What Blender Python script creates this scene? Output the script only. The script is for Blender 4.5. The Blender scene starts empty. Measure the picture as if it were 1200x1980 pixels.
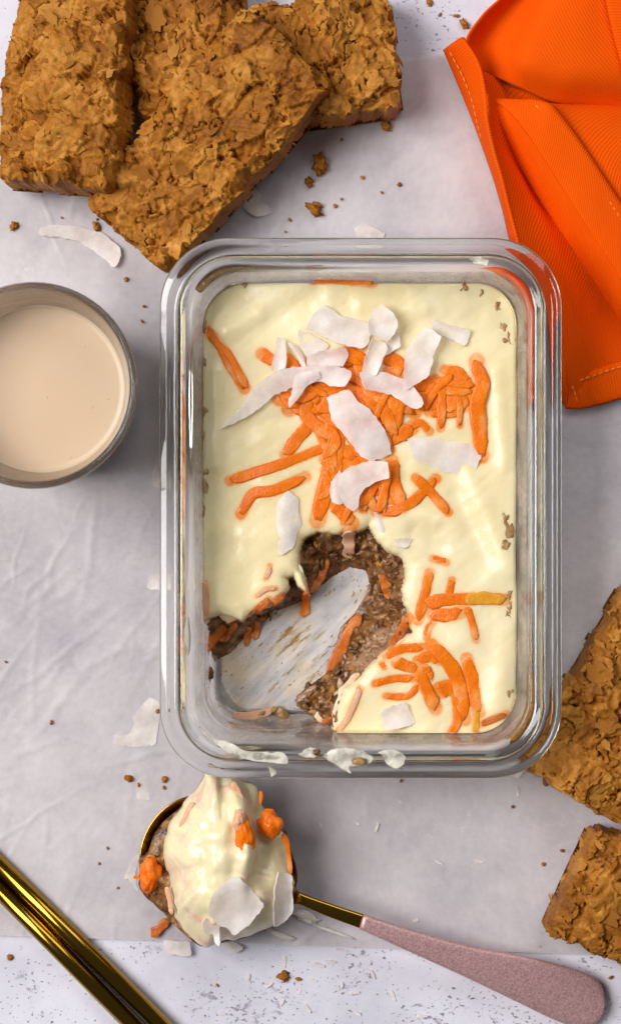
import bpy, bmesh, math, random
import numpy as np
from mathutils import Vector, Matrix, noise as mnoise
from mathutils.geometry import delaunay_2d_cdt

# ------------------------------------------------------------------ scene, camera, light
S = bpy.context.scene
C = S.collection
MM = 0.001
PX = 0.000189          # metres per photo pixel on the table
H = 0.75               # camera height above the table

cd = bpy.data.cameras.new('camera'); cam = bpy.data.objects.new('camera', cd); C.objects.link(cam)
cam.location = (0, 0, H); cam.rotation_euler = (0, 0, 0)
cd.sensor_fit = 'VERTICAL'; cd.sensor_height = 24.0
cd.lens = 24.0 * H / (1980 * PX)
cd.clip_start = 0.01; cd.clip_end = 20
cd.dof.use_dof = True; cd.dof.focus_distance = H - 0.022; cd.dof.aperture_fstop = 5.6
S.camera = cam

w = bpy.data.worlds.new('World'); S.world = w; w.use_nodes = True
bg = w.node_tree.nodes['Background']; bg.inputs[0].default_value = (0.96, 0.97, 1.0, 1); bg.inputs[1].default_value = 0.075

def area(name, loc, target, sx, sy, power, col):
    l = bpy.data.lights.new(name, 'AREA'); l.shape = 'RECTANGLE'; l.size = sx; l.size_y = sy
    l.energy = power; l.color = col
    o = bpy.data.objects.new(name, l); C.objects.link(o); o.location = loc
    o.rotation_euler = (Vector(target) - Vector(loc)).to_track_quat('-Z', 'Y').to_euler()
    return o
area('softbox_key', (-0.93, 0.20, 1.20), (0, -0.03, 0), 0.85, 0.85, 27.5, (1.0, 0.985, 0.97))
area('softbox_fill', (0.42, 0.92, 1.12), (0, -0.02, 0), 1.0, 0.6, 6.0, (0.98, 0.985, 1.0))

S.view_settings.view_transform = 'Standard'; S.view_settings.look = 'None'
S.view_settings.exposure = 0.0; S.view_settings.gamma = 1.0
S.view_settings.use_curve_mapping = False
S.render.engine = 'CYCLES'
cy = S.cycles
cy.use_denoising = True
cy.max_bounces = 16; cy.transmission_bounces = 14; cy.glossy_bounces = 6; cy.diffuse_bounces = 4
cy.transparent_max_bounces = 12
cy.caustics_refractive = True; cy.caustics_reflective = True
cy.blur_glossy = 0.6; cy.sample_clamp_indirect = 0.0

# ------------------------------------------------------------------ helpers
def P(px, py, z=0.0):
    """photo pixel seen at height z (metres) -> world point"""
    f = PX * (1 - z / H)
    return Vector(((px - 600) * f, (990 - py) * f, z))

def link(o, parent=None):
    C.objects.link(o)
    if parent is not None: o.parent = parent
    return o

def world_loc(o):
    v = Vector((0, 0, 0))
    while o is not None:
        v += o.location; o = o.parent
    return v

def mk(name, verts, faces, mat, parent=None, origin=None, smooth=True, local=False):
    """one mesh object; verts in world space unless local"""
    v = np.asarray(verts, dtype=np.float64).reshape(-1, 3)
    if origin is None:
        if local: origin = np.zeros(3)
        elif parent is not None: origin = np.array(world_loc(parent))
        else:
            origin = v.mean(axis=0); origin[2] = v[:, 2].min()
    origin = np.array(origin)
    me = bpy.data.meshes.new(name)
    me.from_pydata((v - origin).tolist() if not local else v.tolist(), [], faces if isinstance(faces, list) else faces.tolist())
    me.update()
    if smooth: me.polygons.foreach_set('use_smooth', [True] * len(me.polygons))
    if mat is not None: me.materials.append(mat)
    o = bpy.data.objects.new(name, me)
    link(o, parent)
    if not local:
        o.location = Vector(origin) - (world_loc(parent) if parent is not None else Vector((0, 0, 0)))
    return o

def tag(o, label=None, cat=None, group=None, kind=None):
    if label: o['label'] = label
    if cat: o['category'] = cat
    if group: o['group'] = group
    if kind: o['kind'] = kind
    return o

def thing(name, label, cat, loc=(0, 0, 0), rot=(0, 0, 0), group=None):
    o = bpy.data.objects.new(name, None); o.empty_display_size = 0.01
    C.objects.link(o); o.location = loc; o.rotation_euler = rot
    return tag(o, label, cat, group)

def solid(o, t, off=0.0):
    m = o.modifiers.new('solid', 'SOLIDIFY'); m.thickness = t; m.offset = off; return m

# value noise -------------------------------------------------
def _hash(ix, iy, seed):
    n = (ix.astype(np.int64) * 374761393 + iy.astype(np.int64) * 668265263 + int(seed) * 1274126177) & 0xffffffff
    n = ((n ^ (n >> 13)) * 1103515245) & 0xffffffff
    n = ((n ^ (n >> 15)) * 2246822519) & 0xffffffff
    n = n ^ (n >> 16)
    return (n & 0xffffff) / float(0xffffff)
def vn(x, y, seed=0):
    x = np.asarray(x, float); y = np.asarray(y, float)
    ix = np.floor(x); iy = np.floor(y); fx = x - ix; fy = y - iy
    fx = fx * fx * fx * (fx * (fx * 6 - 15) + 10); fy = fy * fy * fy * (fy * (fy * 6 - 15) + 10)
    a = _hash(ix, iy, seed); b = _hash(ix + 1, iy, seed); c = _hash(ix, iy + 1, seed); d = _hash(ix + 1, iy + 1, seed)
    return (a + (b - a) * fx) * (1 - fy) + (c + (d - c) * fx) * fy - 0.5
def fbm(x, y, seed=0, o=4):
    s = 0; a = 1.0
    for i in range(o):
        s = s + a * vn(x * 2 ** i + 17.3 * i, y * 2 ** i - 9.1 * i, seed + i); a *= 0.5
    return s
def sstep(a, b, x):
    t = np.clip((x - a) / (b - a), 0, 1); return t * t * (3 - 2 * t)

def sdist(X, Y, poly):
    """signed distance to polygon, positive inside"""
    poly = np.asarray(poly, float); n = len(poly)
    d2 = np.full(X.shape, 1e9); ins = np.zeros(X.shape, bool)
    for i in range(n):
        ax, ay = poly[i]; bx, by = poly[(i + 1) % n]
        ex, ey = bx - ax, by - ay
        wx, wy = X - ax, Y - ay
        t = np.clip((wx * ex + wy * ey) / (ex * ex + ey * ey + 1e-18), 0, 1)
        d2 = np.minimum(d2, (wx - ex * t) ** 2 + (wy - ey * t) ** 2)
        c = ((ay > Y) != (by > Y)) & (X < (bx - ax) * (Y - ay) / (by - ay + 1e-18) + ax)
        ins ^= c
    d = np.sqrt(d2)
    return np.where(ins, d, -d)

def crom(pts, n, closed=False):
    """Catmull-Rom resample of points (any dim) to n points"""
    p = np.asarray(pts, float); m = len(p)
    if m == 1: return np.repeat(p, n, 0)
    seg = np.linalg.norm(np.diff(np.vstack([p, p[:1]]) if closed else p, axis=0)[:, :2], axis=1) + 1e-9
    cum = np.concatenate([[0], np.cumsum(seg)])
    tt = np.linspace(0, cum[-1], n, endpoint=not closed)
    out = []
    for t in tt:
        i = min(int(np.searchsorted(cum, t, side='right') - 1), len(seg) - 1)
        u = (t - cum[i]) / seg[i]
        if closed:
            a, b, c, d = p[(i - 1) % m], p[i % m], p[(i + 1) % m], p[(i + 2) % m]
        else:
            b, c = p[i], p[i + 1]
            a = p[i - 1] if i > 0 else 2 * b - c
            d = p[i + 2] if i + 2 < m else 2 * c - b
        out.append(0.5 * ((2 * b) + (c - a) * u + (2 * a - 5 * b + 4 * c - d) * u * u + (3 * b - a - 3 * c + d) * u ** 3))
    return np.array(out)

# ------------------------------------------------------------------ materials
def mat(name):
    m = bpy.data.materials.new(name); m.use_nodes = True
    nt = m.node_tree; b = nt.nodes['Principled BSDF']
    return m, nt, b
def N(nt, t, **kw):
    n = nt.nodes.new(t)
    for k, v in kw.items():
        if k.startswith('_'): setattr(n, k[1:], v)
        else: n.inputs[k.replace('__', ' ')].default_value = v
    return n
def ramp(nt, fac, stops):
    r = nt.nodes.new('ShaderNodeValToRGB')
    el = r.color_ramp.elements
    el[0].position, el[0].color = stops[0][0], (*stops[0][1], 1)
    el[1].position, el[1].color = stops[-1][0], (*stops[-1][1], 1)
    for p, c in stops[1:-1]:
        e = el.new(p); e.color = (*c, 1)
    nt.links.new(fac, r.inputs[0]); return r
def mixc(nt, fac, a, b, mode='MIX'):
    m = nt.nodes.new('ShaderNodeMix'); m.data_type = 'RGBA'; m.blend_type = mode
    for s, v in ((0, fac), (6, a), (7, b)):
        if isinstance(v, bpy.types.NodeSocket): nt.links.new(v, m.inputs[s])
        elif isinstance(v, (int, float)): m.inputs[s].default_value = v
        else: m.inputs[s].default_value = (*v, 1)
    return m.outputs[2]
def coords(nt, kind='Object', scale=(1, 1, 1), rot=(0, 0, 0)):
    tc = nt.nodes.new('ShaderNodeTexCoord'); mp = nt.nodes.new('ShaderNodeMapping')
    mp.inputs['Scale'].default_value = scale; mp.inputs['Rotation'].default_value = rot
    nt.links.new(tc.outputs[kind], mp.inputs[0]); return mp.outputs[0]
def noise_n(nt, vec, scale, detail=4, rough=0.55, dist=0):
    n = N(nt, 'ShaderNodeTexNoise', Scale=scale, Detail=detail, Roughness=rough, Distortion=dist)
    nt.links.new(vec, n.inputs['Vector']); return n
def bump(nt, b, height, strength, dist=0.001, prev=None):
    n = N(nt, 'ShaderNodeBump', Strength=strength, Distance=dist)
    nt.links.new(height, n.inputs['Height'])
    if prev is not None: nt.links.new(prev, n.inputs['Normal'])
    nt.links.new(n.outputs[0], b.inputs['Normal']); return n.outputs[0]
def setp(b, **kw):
    for k, v in kw.items():
        k = k.replace('__', ' ')
        b.inputs[k].default_value = (*v, 1) if isinstance(v, tuple) and len(v) == 3 and 'Radius' not in k else v

def m_table():
    m, nt, b = mat('speckled_plaster')
    v = coords(nt)
    n1 = noise_n(nt, v, 14, 6, 0.65)
    base = ramp(nt, n1.outputs[0], [(0.30, (0.56, 0.54, 0.63)), (0.55, (0.74, 0.72, 0.80)), (0.8, (0.83, 0.81, 0.87))])
    v2 = coords(nt, scale=(0.8, 1.2, 1), rot=(0, 0, 0.3))
    n2 = noise_n(nt, v2, 760, 2, 0.55, 0.3)
    n2b = noise_n(nt, v, 46, 3, 0.6)
    ad = N(nt, 'ShaderNodeMath', _operation='MULTIPLY_ADD'); nt.links.new(n2b.outputs[0], ad.inputs[0]); ad.inputs[1].default_value = 0.35
    nt.links.new(n2.outputs[0], ad.inputs[2])
    sp = ramp(nt, ad.outputs[0], [(0.82, (0, 0, 0)), (0.89, (1, 1, 1))])
    n3 = noise_n(nt, v2, 190, 3, 0.6, 0.4)
    ad3 = N(nt, 'ShaderNodeMath', _operation='MULTIPLY_ADD'); nt.links.new(n2b.outputs[0], ad3.inputs[0]); ad3.inputs[1].default_value = 0.5
    nt.links.new(n3.outputs[0], ad3.inputs[2])
    sp3 = ramp(nt, ad3.outputs[0], [(0.90, (0, 0, 0)), (1.0, (1, 1, 1))])
    c = mixc(nt, sp.outputs[0], base.outputs[0], (0.24, 0.22, 0.25))
    c = mixc(nt, sp3.outputs[0], c, (0.33, 0.30, 0.38))
    nt.links.new(c, b.inputs['Base Color']); setp(b, Roughness=0.65)
    b.inputs['Specular IOR Level'].default_value = 0.25
    inv = N(nt, 'ShaderNodeMath', _operation='MULTIPLY_ADD'); nt.links.new(sp.outputs[0], inv.inputs[0]); inv.inputs[1].default_value = -1.0
    nt.links.new(n1.outputs[0], inv.inputs[2])
    bump(nt, b, inv.outputs[0], 0.5, 0.0006)
    return m

def m_paper():
    m, nt, b = mat('baking_paper')
    v = coords(nt)
    n1 = noise_n(nt, v, 26, 5, 0.6)
    base = ramp(nt, n1.outputs[0], [(0.3, (0.56, 0.51, 0.54)), (0.52, (0.70, 0.64, 0.655)), (0.72, (0.79, 0.73, 0.735))])
    n2 = noise_n(nt, v, 420, 3, 0.7)
    nb = noise_n(nt, v, 9, 6, 0.7); bl = ramp(nt, nb.outputs[0], [(0.36, (0.80, 0.79, 0.82)), (0.60, (1.04, 1.04, 1.03))])
    c0 = mixc(nt, 1.0, base.outputs[0], bl.outputs[0], 'MULTIPLY')
    c = mixc(nt, 0.35, c0, n2.outputs[0], 'SOFT_LIGHT')
    # pale fibres: thin bands of a warped noise
    n3 = noise_n(nt, v, 70, 2, 0.5, 1.6)
    fb = ramp(nt, n3.outputs[0], [(0.492, (0, 0, 0)), (0.5, (1, 1, 1)), (0.508, (0, 0, 0))])
    n4 = noise_n(nt, v, 22, 2, 0.5)
    gate = ramp(nt, n4.outputs[0], [(0.54, (0, 0, 0)), (0.64, (0.55, 0.55, 0.55))])
    g = N(nt, 'ShaderNodeMath', _operation='MULTIPLY'); nt.links.new(fb.outputs[0], g.inputs[0]); nt.links.new(gate.outputs[0], g.inputs[1])
    c = mixc(nt, g.outputs[0], c, (0.86, 0.84, 0.85))
    nt.links.new(c, b.inputs['Base Color']); setp(b, Roughness=0.5)
    b.inputs['Specular IOR Level'].default_value = 0.35
    bump(nt, b, n2.outputs[0], 0.12, 0.0003)
    tr = nt.nodes.new('ShaderNodeBsdfTransparent'); mx = nt.nodes.new('ShaderNodeMixShader')
    mx.inputs[0].default_value = 0.78
    out = nt.nodes['Material Output']
    nt.links.new(tr.outputs[0], mx.inputs[1]); nt.links.new(b.outputs[0], mx.inputs[2]); nt.links.new(mx.outputs[0], out.inputs[0])
    return m

def m_biscuit():
    m, nt, b = mat('wheat_biscuit')
    at = nt.nodes.new('ShaderNodeAttribute'); at.attribute_name = 'tint'
    v = coords(nt)
    n1 = noise_n(nt, v, 130, 6, 0.7)
    n2 = noise_n(nt, v, 650, 3, 0.6)
    a1 = N(nt, 'ShaderNodeMath', _operation='MULTIPLY_ADD'); nt.links.new(at.outputs['Fac'], a1.inputs[0]); a1.inputs[1].default_value = 0.55
    nt.links.new(n1.outputs[0], a1.inputs[2])
    a2 = N(nt, 'ShaderNodeMath', _operation='MULTIPLY_ADD'); nt.links.new(n2.outputs[0], a2.inputs[0]); a2.inputs[1].default_value = 0.35
    nt.links.new(a1.outputs[0], a2.inputs[2])
    a3 = N(nt, 'ShaderNodeMath', _operation='MULTIPLY'); nt.links.new(a2.outputs[0], a3.inputs[0]); a3.inputs[1].default_value = 0.6
    r = ramp(nt, a3.outputs[0], [(0.38, (0.145, 0.040, 0.004)), (0.55, (0.35, 0.125, 0.013)), (0.68, (0.50, 0.215, 0.033)), (0.86, (0.68, 0.38, 0.11))])
    nt.links.new(r.outputs[0], b.inputs['Base Color']); setp(b, Roughness=0.55)
    b.inputs['Specular IOR Level'].default_value = 0.16
    n3 = noise_n(nt, v, 380, 5, 0.7)
    bump(nt, b, n3.outputs[0], 0.35, 0.0006)
    return m

def m_simple(name, col, rough, spec=0.5, sss=0.0, rad=(0.003, 0.002, 0.001), nscale=0, nstr=0, ndist=0.0005, var=0.0, vscale=60, metal=0, col2=None):
    m, nt, b = mat(name)
    setp(b, Roughness=rough, Metallic=metal); b.inputs['Base Color'].default_value = (*col, 1)
    b.inputs['Specular IOR Level'].default_value = spec
    if sss:
        b.inputs['Subsurface Weight'].default_value = sss; b.inputs['Subsurface Radius'].default_value = rad
        b.inputs['Subsurface Scale'].default_value = 1.0
    if nscale or col2: v = coords(nt)
    if col2:
        n = noise_n(nt, v, vscale, 4, 0.6)
        r = ramp(nt, n.outputs[0], [(0.35, col), (0.65, col2)])
        nt.links.new(r.outputs[0], b.inputs['Base Color'])
    if nscale:
        n = noise_n(nt, v, nscale, 3, 0.6); bump(nt, b, n.outputs[0], nstr, ndist)
    return m

def m_glass(name, col, ior=1.5, dens=16.0):
    m, nt, b = mat(name)
    setp(b, Roughness=0.0, IOR=ior); b.inputs['Base Color'].default_value = (*col, 1)
    b.inputs['Transmission Weight'].default_value = 1.0
    va = N(nt, 'ShaderNodeVolumeAbsorption', Density=dens); va.inputs[0].default_value = (0.74, 0.86, 0.70, 1)
    nt.links.new(va.outputs[0], nt.nodes['Material Output'].inputs['Volume'])
    return m

def m_coconut():
    m, nt, b = mat('coconut_flesh')
    v = coords(nt)
    n = noise_n(nt, v, 90, 3, 0.6)
    r = ramp(nt, n.outputs[0], [(0.3, (0.93, 0.83, 0.78)), (0.7, (0.97, 0.91, 0.87))])
    nt.links.new(r.outputs[0], b.inputs['Base Color'])
    setp(b, Roughness=0.42); b.inputs['Specular IOR Level'].default_value = 0.35
    nb = noise_n(nt, v, 520, 3, 0.6); bump(nt, b, nb.outputs[0], 0.18, 0.0004)
    tl = nt.nodes.new('ShaderNodeBsdfTranslucent'); tl.inputs[0].default_value = (0.95, 0.88, 0.85, 1)
    tr = nt.nodes.new('ShaderNodeBsdfTransparent')
    m1 = nt.nodes.new('ShaderNodeMixShader'); m1.inputs[0].default_value = 0.10
    m2 = nt.nodes.new('ShaderNodeMixShader'); ra = ramp(nt, n.outputs[0], [(0.32, (0.60, 0.60, 0.60)), (0.68, (0.22, 0.22, 0.22))]); nt.links.new(ra.outputs[0], m2.inputs[0])
    out = nt.nodes['Material Output']
    nt.links.new(b.outputs[0], m1.inputs[1]); nt.links.new(tl.outputs[0], m1.inputs[2])
    nt.links.new(m1.outputs[0], m2.inputs[1]); nt.links.new(tr.outputs[0], m2.inputs[2])
    nt.links.new(m2.outputs[0], out.inputs[0])
    return m

def m_napkin():
    m, nt, b = mat('orange_twill')
    v = coords(nt, 'UV')
    wv = N(nt, 'ShaderNodeTexWave', Scale=430, Distortion=0.4, Detail=1.0); wv.inputs['Detail Scale'].default_value = 40
    wv.bands_direction = 'DIAGONAL'
    nt.links.new(v, wv.inputs['Vector'])
    n = noise_n(nt, v, 25, 3, 0.5)
    c = ramp(nt, n.outputs[0], [(0.3, (0.86, 0.088, 0.001)), (0.7, (0.95, 0.112, 0.0015))])
    c2 = mixc(nt, 0.12, c.outputs[0], wv.outputs[0], 'MULTIPLY')
    nt.links.new(c2, b.inputs['Base Color']); setp(b, Roughness=0.75)
    b.inputs['Specular IOR Level'].default_value = 0.05
    bump(nt, b, wv.outputs[1], 0.35, 0.0005)
    return m

def m_handle():
    m, nt, b = mat('pink_metallic_paint')
    v = coords(nt)
    vo = N(nt, 'ShaderNodeTexVoronoi', Scale=2600); nt.links.new(v, vo.inputs['Vector'])
    r = ramp(nt, vo.outputs['Color'], [(0.1, (0.44, 0.23, 0.235)), (0.8, (0.70, 0.44, 0.435))])
    nt.links.new(r.outputs[0], b.inputs['Base Color']); setp(b, Roughness=0.38, Metallic=0.35)
    n = noise_n(nt, v, 1800, 2, 0.6); bump(nt, b, n.outputs[0], 0.35, 0.0002)
    return m

def m_crumb():
    m, nt, b = mat('crumb_base')
    v = coords(nt)
    n = noise_n(nt, v, 240, 5, 0.7)
    n2 = noise_n(nt, v, 60, 4, 0.6)
    r = ramp(nt, n.outputs[0], [(0.32, (0.028, 0.010, 0.003)), (0.47, (0.15, 0.056, 0.014)), (0.60, (0.32, 0.145, 0.040)), (0.74, (0.56, 0.36, 0.19))])
    r2 = ramp(nt, n2.outputs[0], [(0.56, (0, 0, 0)), (0.70, (1, 1, 1))])
    c = mixc(nt, r2.outputs[0], r.outputs[0], (0.40, 0.23, 0.13))
    nt.links.new(c, b.inputs['Base Color']); setp(b, Roughness=0.28)
    n3 = noise_n(nt, v, 500, 4, 0.7); bump(nt, b, n3.outputs[0], 0.6, 0.0006)
    return m

def m_cream():
    m, nt, b = mat('white_cream')
    v = coords(nt); n = noise_n(nt, v, 28, 4, 0.6); n2 = noise_n(nt, v, 520, 4, 0.6)
    r = ramp(nt, n.outputs[0], [(0.35, (0.88, 0.73, 0.41)), (0.65, (0.90, 0.785, 0.51))])
    at = nt.nodes.new('ShaderNodeAttribute'); at.attribute_name = 'stain_glow'
    n3 = noise_n(nt, v, 190, 3, 0.6)
    mu = N(nt, 'ShaderNodeMath', _operation='MULTIPLY'); nt.links.new(at.outputs['Fac'], mu.inputs[0])
    rr = ramp(nt, n3.outputs[0], [(0.3, (0.55, 0.55, 0.55)), (0.6, (1, 1, 1))]); nt.links.new(rr.outputs[0], mu.inputs[1])
    sc_ = ramp(nt, at.outputs['Fac'], [(0.35, (0.90, 0.52, 0.24)), (0.95, (0.90, 0.27, 0.03))])
    c = mixc(nt, mu.outputs[0], r.outputs[0], sc_.outputs[0])  # halo colour: carrot staining together with a painted glow
    nt.links.new(c, b.inputs['Base Color'])
    rg = ramp(nt, n.outputs[0], [(0.35, (0.22, 0.22, 0.22)), (0.65, (0.38, 0.38, 0.38))]); nt.links.new(rg.outputs[0], b.inputs['Roughness'])
    b.inputs['Subsurface Weight'].default_value = 0.35; b.inputs['Subsurface Radius'].default_value = (0.004, 0.003, 0.0018); b.inputs['Subsurface Scale'].default_value = 1.0
    bump(nt, b, n2.outputs[0], 0.14, 0.0007); return m
M = dict(
    table=m_table(), paper=m_paper(), biscuit=m_biscuit(), coconut=m_coconut(), napkin=m_napkin(), handle=m_handle(), crumb=m_crumb(),
    glass=m_glass('clear_glass', (0.985, 0.995, 0.985)), tumbler=m_glass('tumbler_glass', (0.985, 0.985, 0.985), 1.45, 1.0),
    cream=m_cream(),
    smear=m_simple('thin_cream', (0.80, 0.76, 0.66), 0.3, 0.5, 0.4, (0.003, 0.0025, 0.002), 200, 0.3),
    milk=m_simple('oat_milk', (0.62, 0.445, 0.295), 0.30, 0.4, 0.25, (0.004, 0.003, 0.002), col2=(0.645, 0.465, 0.31), vscale=20),
    gold=m_simple('gold_metal', (0.36, 0.205, 0.026), 0.17, 0.5, metal=1.0, nscale=90, nstr=0.02),
    thread=m_simple('seam_thread', (0.86, 0.27, 0.03), 0.6, 0.3),
)
def m_carrot(name, c1, c2, sss=0.35):
    m, nt, b = mat(name)
    v = coords(nt)
    n = noise_n(nt, v, 160, 4, 0.65)
    r0 = ramp(nt, n.outputs[0], [(0.3, c1), (0.7, c2)])
    nf = noise_n(nt, v, 95, 5, 0.65); fm = ramp(nt, nf.outputs[0], [(0.55, (0, 0, 0)), (0.72, (0.6, 0.6, 0.6))])
    r_ = mixc(nt, fm.outputs[0], r0.outputs[0], (0.92, 0.50, 0.22))
    nt.links.new(r_, b.inputs['Base Color']); setp(b, Roughness=0.27)
    b.inputs['Subsurface Weight'].default_value = sss; b.inputs['Subsurface Radius'].default_value = (0.004, 0.0012, 0.0004); b.inputs['Subsurface Scale'].default_value = 1.0
    n3 = noise_n(nt, v, 650, 4, 0.65); bump(nt, b, n3.outputs[0], 0.5, 0.0007)
    b.inputs['Specular IOR Level'].default_value = 0.32
    return m
def m_thin():
    m, nt, b = mat('thin_cream'); v = coords(nt); n = noise_n(nt, v, 160, 4, 0.6)
    b.inputs['Base Color'].default_value = (0.84, 0.79, 0.68, 1); setp(b, Roughness=0.3); bump(nt, b, n.outputs[0], 0.4, 0.001)
    r = ramp(nt, n.outputs[0], [(0.36, (0.25, 0.25, 0.25)), (0.60, (0.90, 0.90, 0.90))])
    tr = nt.nodes.new('ShaderNodeBsdfTransparent'); mx = nt.nodes.new('ShaderNodeMixShader')
    nt.links.new(r.outputs[0], mx.inputs[0]); nt.links.new(tr.outputs[0], mx.inputs[1]); nt.links.new(b.outputs[0], mx.inputs[2])
    nt.links.new(mx.outputs[0], nt.nodes['Material Output'].inputs[0]); return m
M['thin'] = m_thin()
M['carrot'] = m_carrot('wet_carrot', (0.86, 0.145, 0.002), (0.95, 0.235, 0.004), 0.2)
M['carrot_yellow'] = m_carrot('yellow_carrot', (0.80, 0.30, 0.015), (0.86, 0.40, 0.03))
M['carrot_dark'] = m_carrot('brown_stained_carrot', (0.45, 0.10, 0.012), (0.72, 0.20, 0.03), 0.2)
M['carrot_pale'] = m_carrot('cream_coated_carrot', (0.78, 0.36, 0.20), (0.82, 0.50, 0.34))

# ------------------------------------------------------------------ the setting: table top and baking paper
nx, ny = 60, 80
vs = []; fs = []
for j in range(ny + 1):
    for i in range(nx + 1):
        vs.append((-0.19 + 0.38 * i / nx, -0.27 + 0.54 * j / ny, -0.0012))
for j in range(ny):
    for i in range(nx):
        a = j * (nx + 1) + i; fs.append((a, a + 1, a + nx + 2, a + nx + 1))
tag(mk('table_top', vs, fs, M['table'], origin=(0, 0, 0)), kind='structure')

def paper():
    # sheet corners in photo pixels, a little beyond the frame left and right
    tl, tr, bl, br = (-70, 196), (1290, 62), (-70, 1806), (1290, 1850)
    nx, ny = 330, 420
    u, v = np.meshgrid(np.linspace(0, 1, nx), np.linspace(0, 1, ny))
    def bl4(a, b, c, d): return (a * (1 - u) + b * u) * (1 - v) + (c * (1 - u) + d * u) * v
    px = bl4(tl[0], tr[0], bl[0], br[0]); py = bl4(tl[1], tr[1], bl[1], br[1])
    X = (px - 600) * PX; Y = (990 - py) * PX
    # crinkles: folded planes (ridged, straight-sided) plus soft waves
    Z = 0.00045 + 0 * X
    rnd = random.Random(5)
    Z = Z + 0.0002 * (fbm(X * 16, Y * 16, 3, 3) + 0.5)
    for k in range(90):
        a = rnd.uniform(0, math.pi); cx = rnd.uniform(-.12, .12); cyy = rnd.uniform(-.17, .17)
        if k < 45: cx = rnd.uniform(-.12, -.04); cyy = rnd.uniform(-.17, 0.02); a = rnd.gauss(0.9, 0.5)
        s = (X - cx) * math.sin(a) - (Y - cyy) * math.cos(a); t = (X - cx) * math.cos(a) + (Y - cyy) * math.sin(a)
        s = s + 0.002 * vn(t * 120, t * 0 + k, k)
        L = rnd.uniform(.012, .045); wd = rnd.uniform(.0008, .003); amp = rnd.uniform(.00012, .0004)
        Z = Z + amp * np.maximum(0, 1 - np.abs(s) / wd) * np.clip(1 - np.abs(t) / L, 0, 1)
    # press flat where things stand
    for (qx, qy, rx, ry) in ((17, 1, 56, 82), (-91, 42, 30, 30)):
        d = np.hypot(np.maximum(np.abs(X / MM - qx) - rx, 0), np.maximum(np.abs(Y / MM - qy) - ry, 0))
        k = sstep(0, 12, d); Z = Z * k + 0.0003 * (1 - k)
    # curl the lower edge a touch
    idx = np.arange(nx * ny).reshape(ny, nx)
    f = np.stack([idx[:-1, :-1], idx[1:, :-1], idx[1:, 1:], idx[:-1, 1:]], -1).reshape(-1, 4)
    o = mk('baking_paper', np.stack([X, Y, Z], -1).reshape(-1, 3), f, M['paper'])
    tag(o, 'wide crinkled sheet of pale translucent baking paper on the table', 'baking paper')
paper()

# ------------------------------------------------------------------ wheat biscuits
FLAKES = []
def flake_pool():
    rnd = random.Random(77)
    for k in range(16):
        n = 16; asp = rnd.uniform(0.3, 0.62); curl = rnd.uniform(-0.45, 0.5); tw = rnd.uniform(-0.3, 0.3)
        ph = [rnd.uniform(0.66, 1.14) for _ in range(n)]
        vs = [(0, 0, 0.03)]
        for ring in (0.55, 1.0):
            for i in range(n):
                a = 2 * math.pi * i / n
                r = ring * (ph[i] if ring == 1.0 else 0.5 + 0.5 * ph[i])
                x, y = r * math.cos(a), r * asp * math.sin(a)
                z = curl * x * x * 0.5 + tw * x * y + 0.10 * mnoise.noise((x * 2.5 + k * 7, y * 2.5, k))
                if ring == 1.0: z += rnd.uniform(-0.05, 0.08)
                vs.append((x, y, z))
        fs = []
        for i in range(n):
            j = (i + 1) % n
            fs.append((0, 1 + i, 1 + j))
            fs.append((1 + i, 1 + n + i, 1 + n + j)); fs.append((1 + i, 1 + n + j, 1 + j))
        me = bpy.data.meshes.new('wheat_flake'); me.from_pydata(vs, [], fs); me.update()
        me.polygons.foreach_set('use_smooth', [True] * len(me.polygons))
        t = rnd.uniform(0.3, 0.85)
        at = me.attributes.new('tint', 'FLOAT', 'POINT'); at.data.foreach_set('value', [t] * len(vs))
        me.materials.append(M['biscuit'])
        FLAKES.append(me)
flake_pool()

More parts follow.
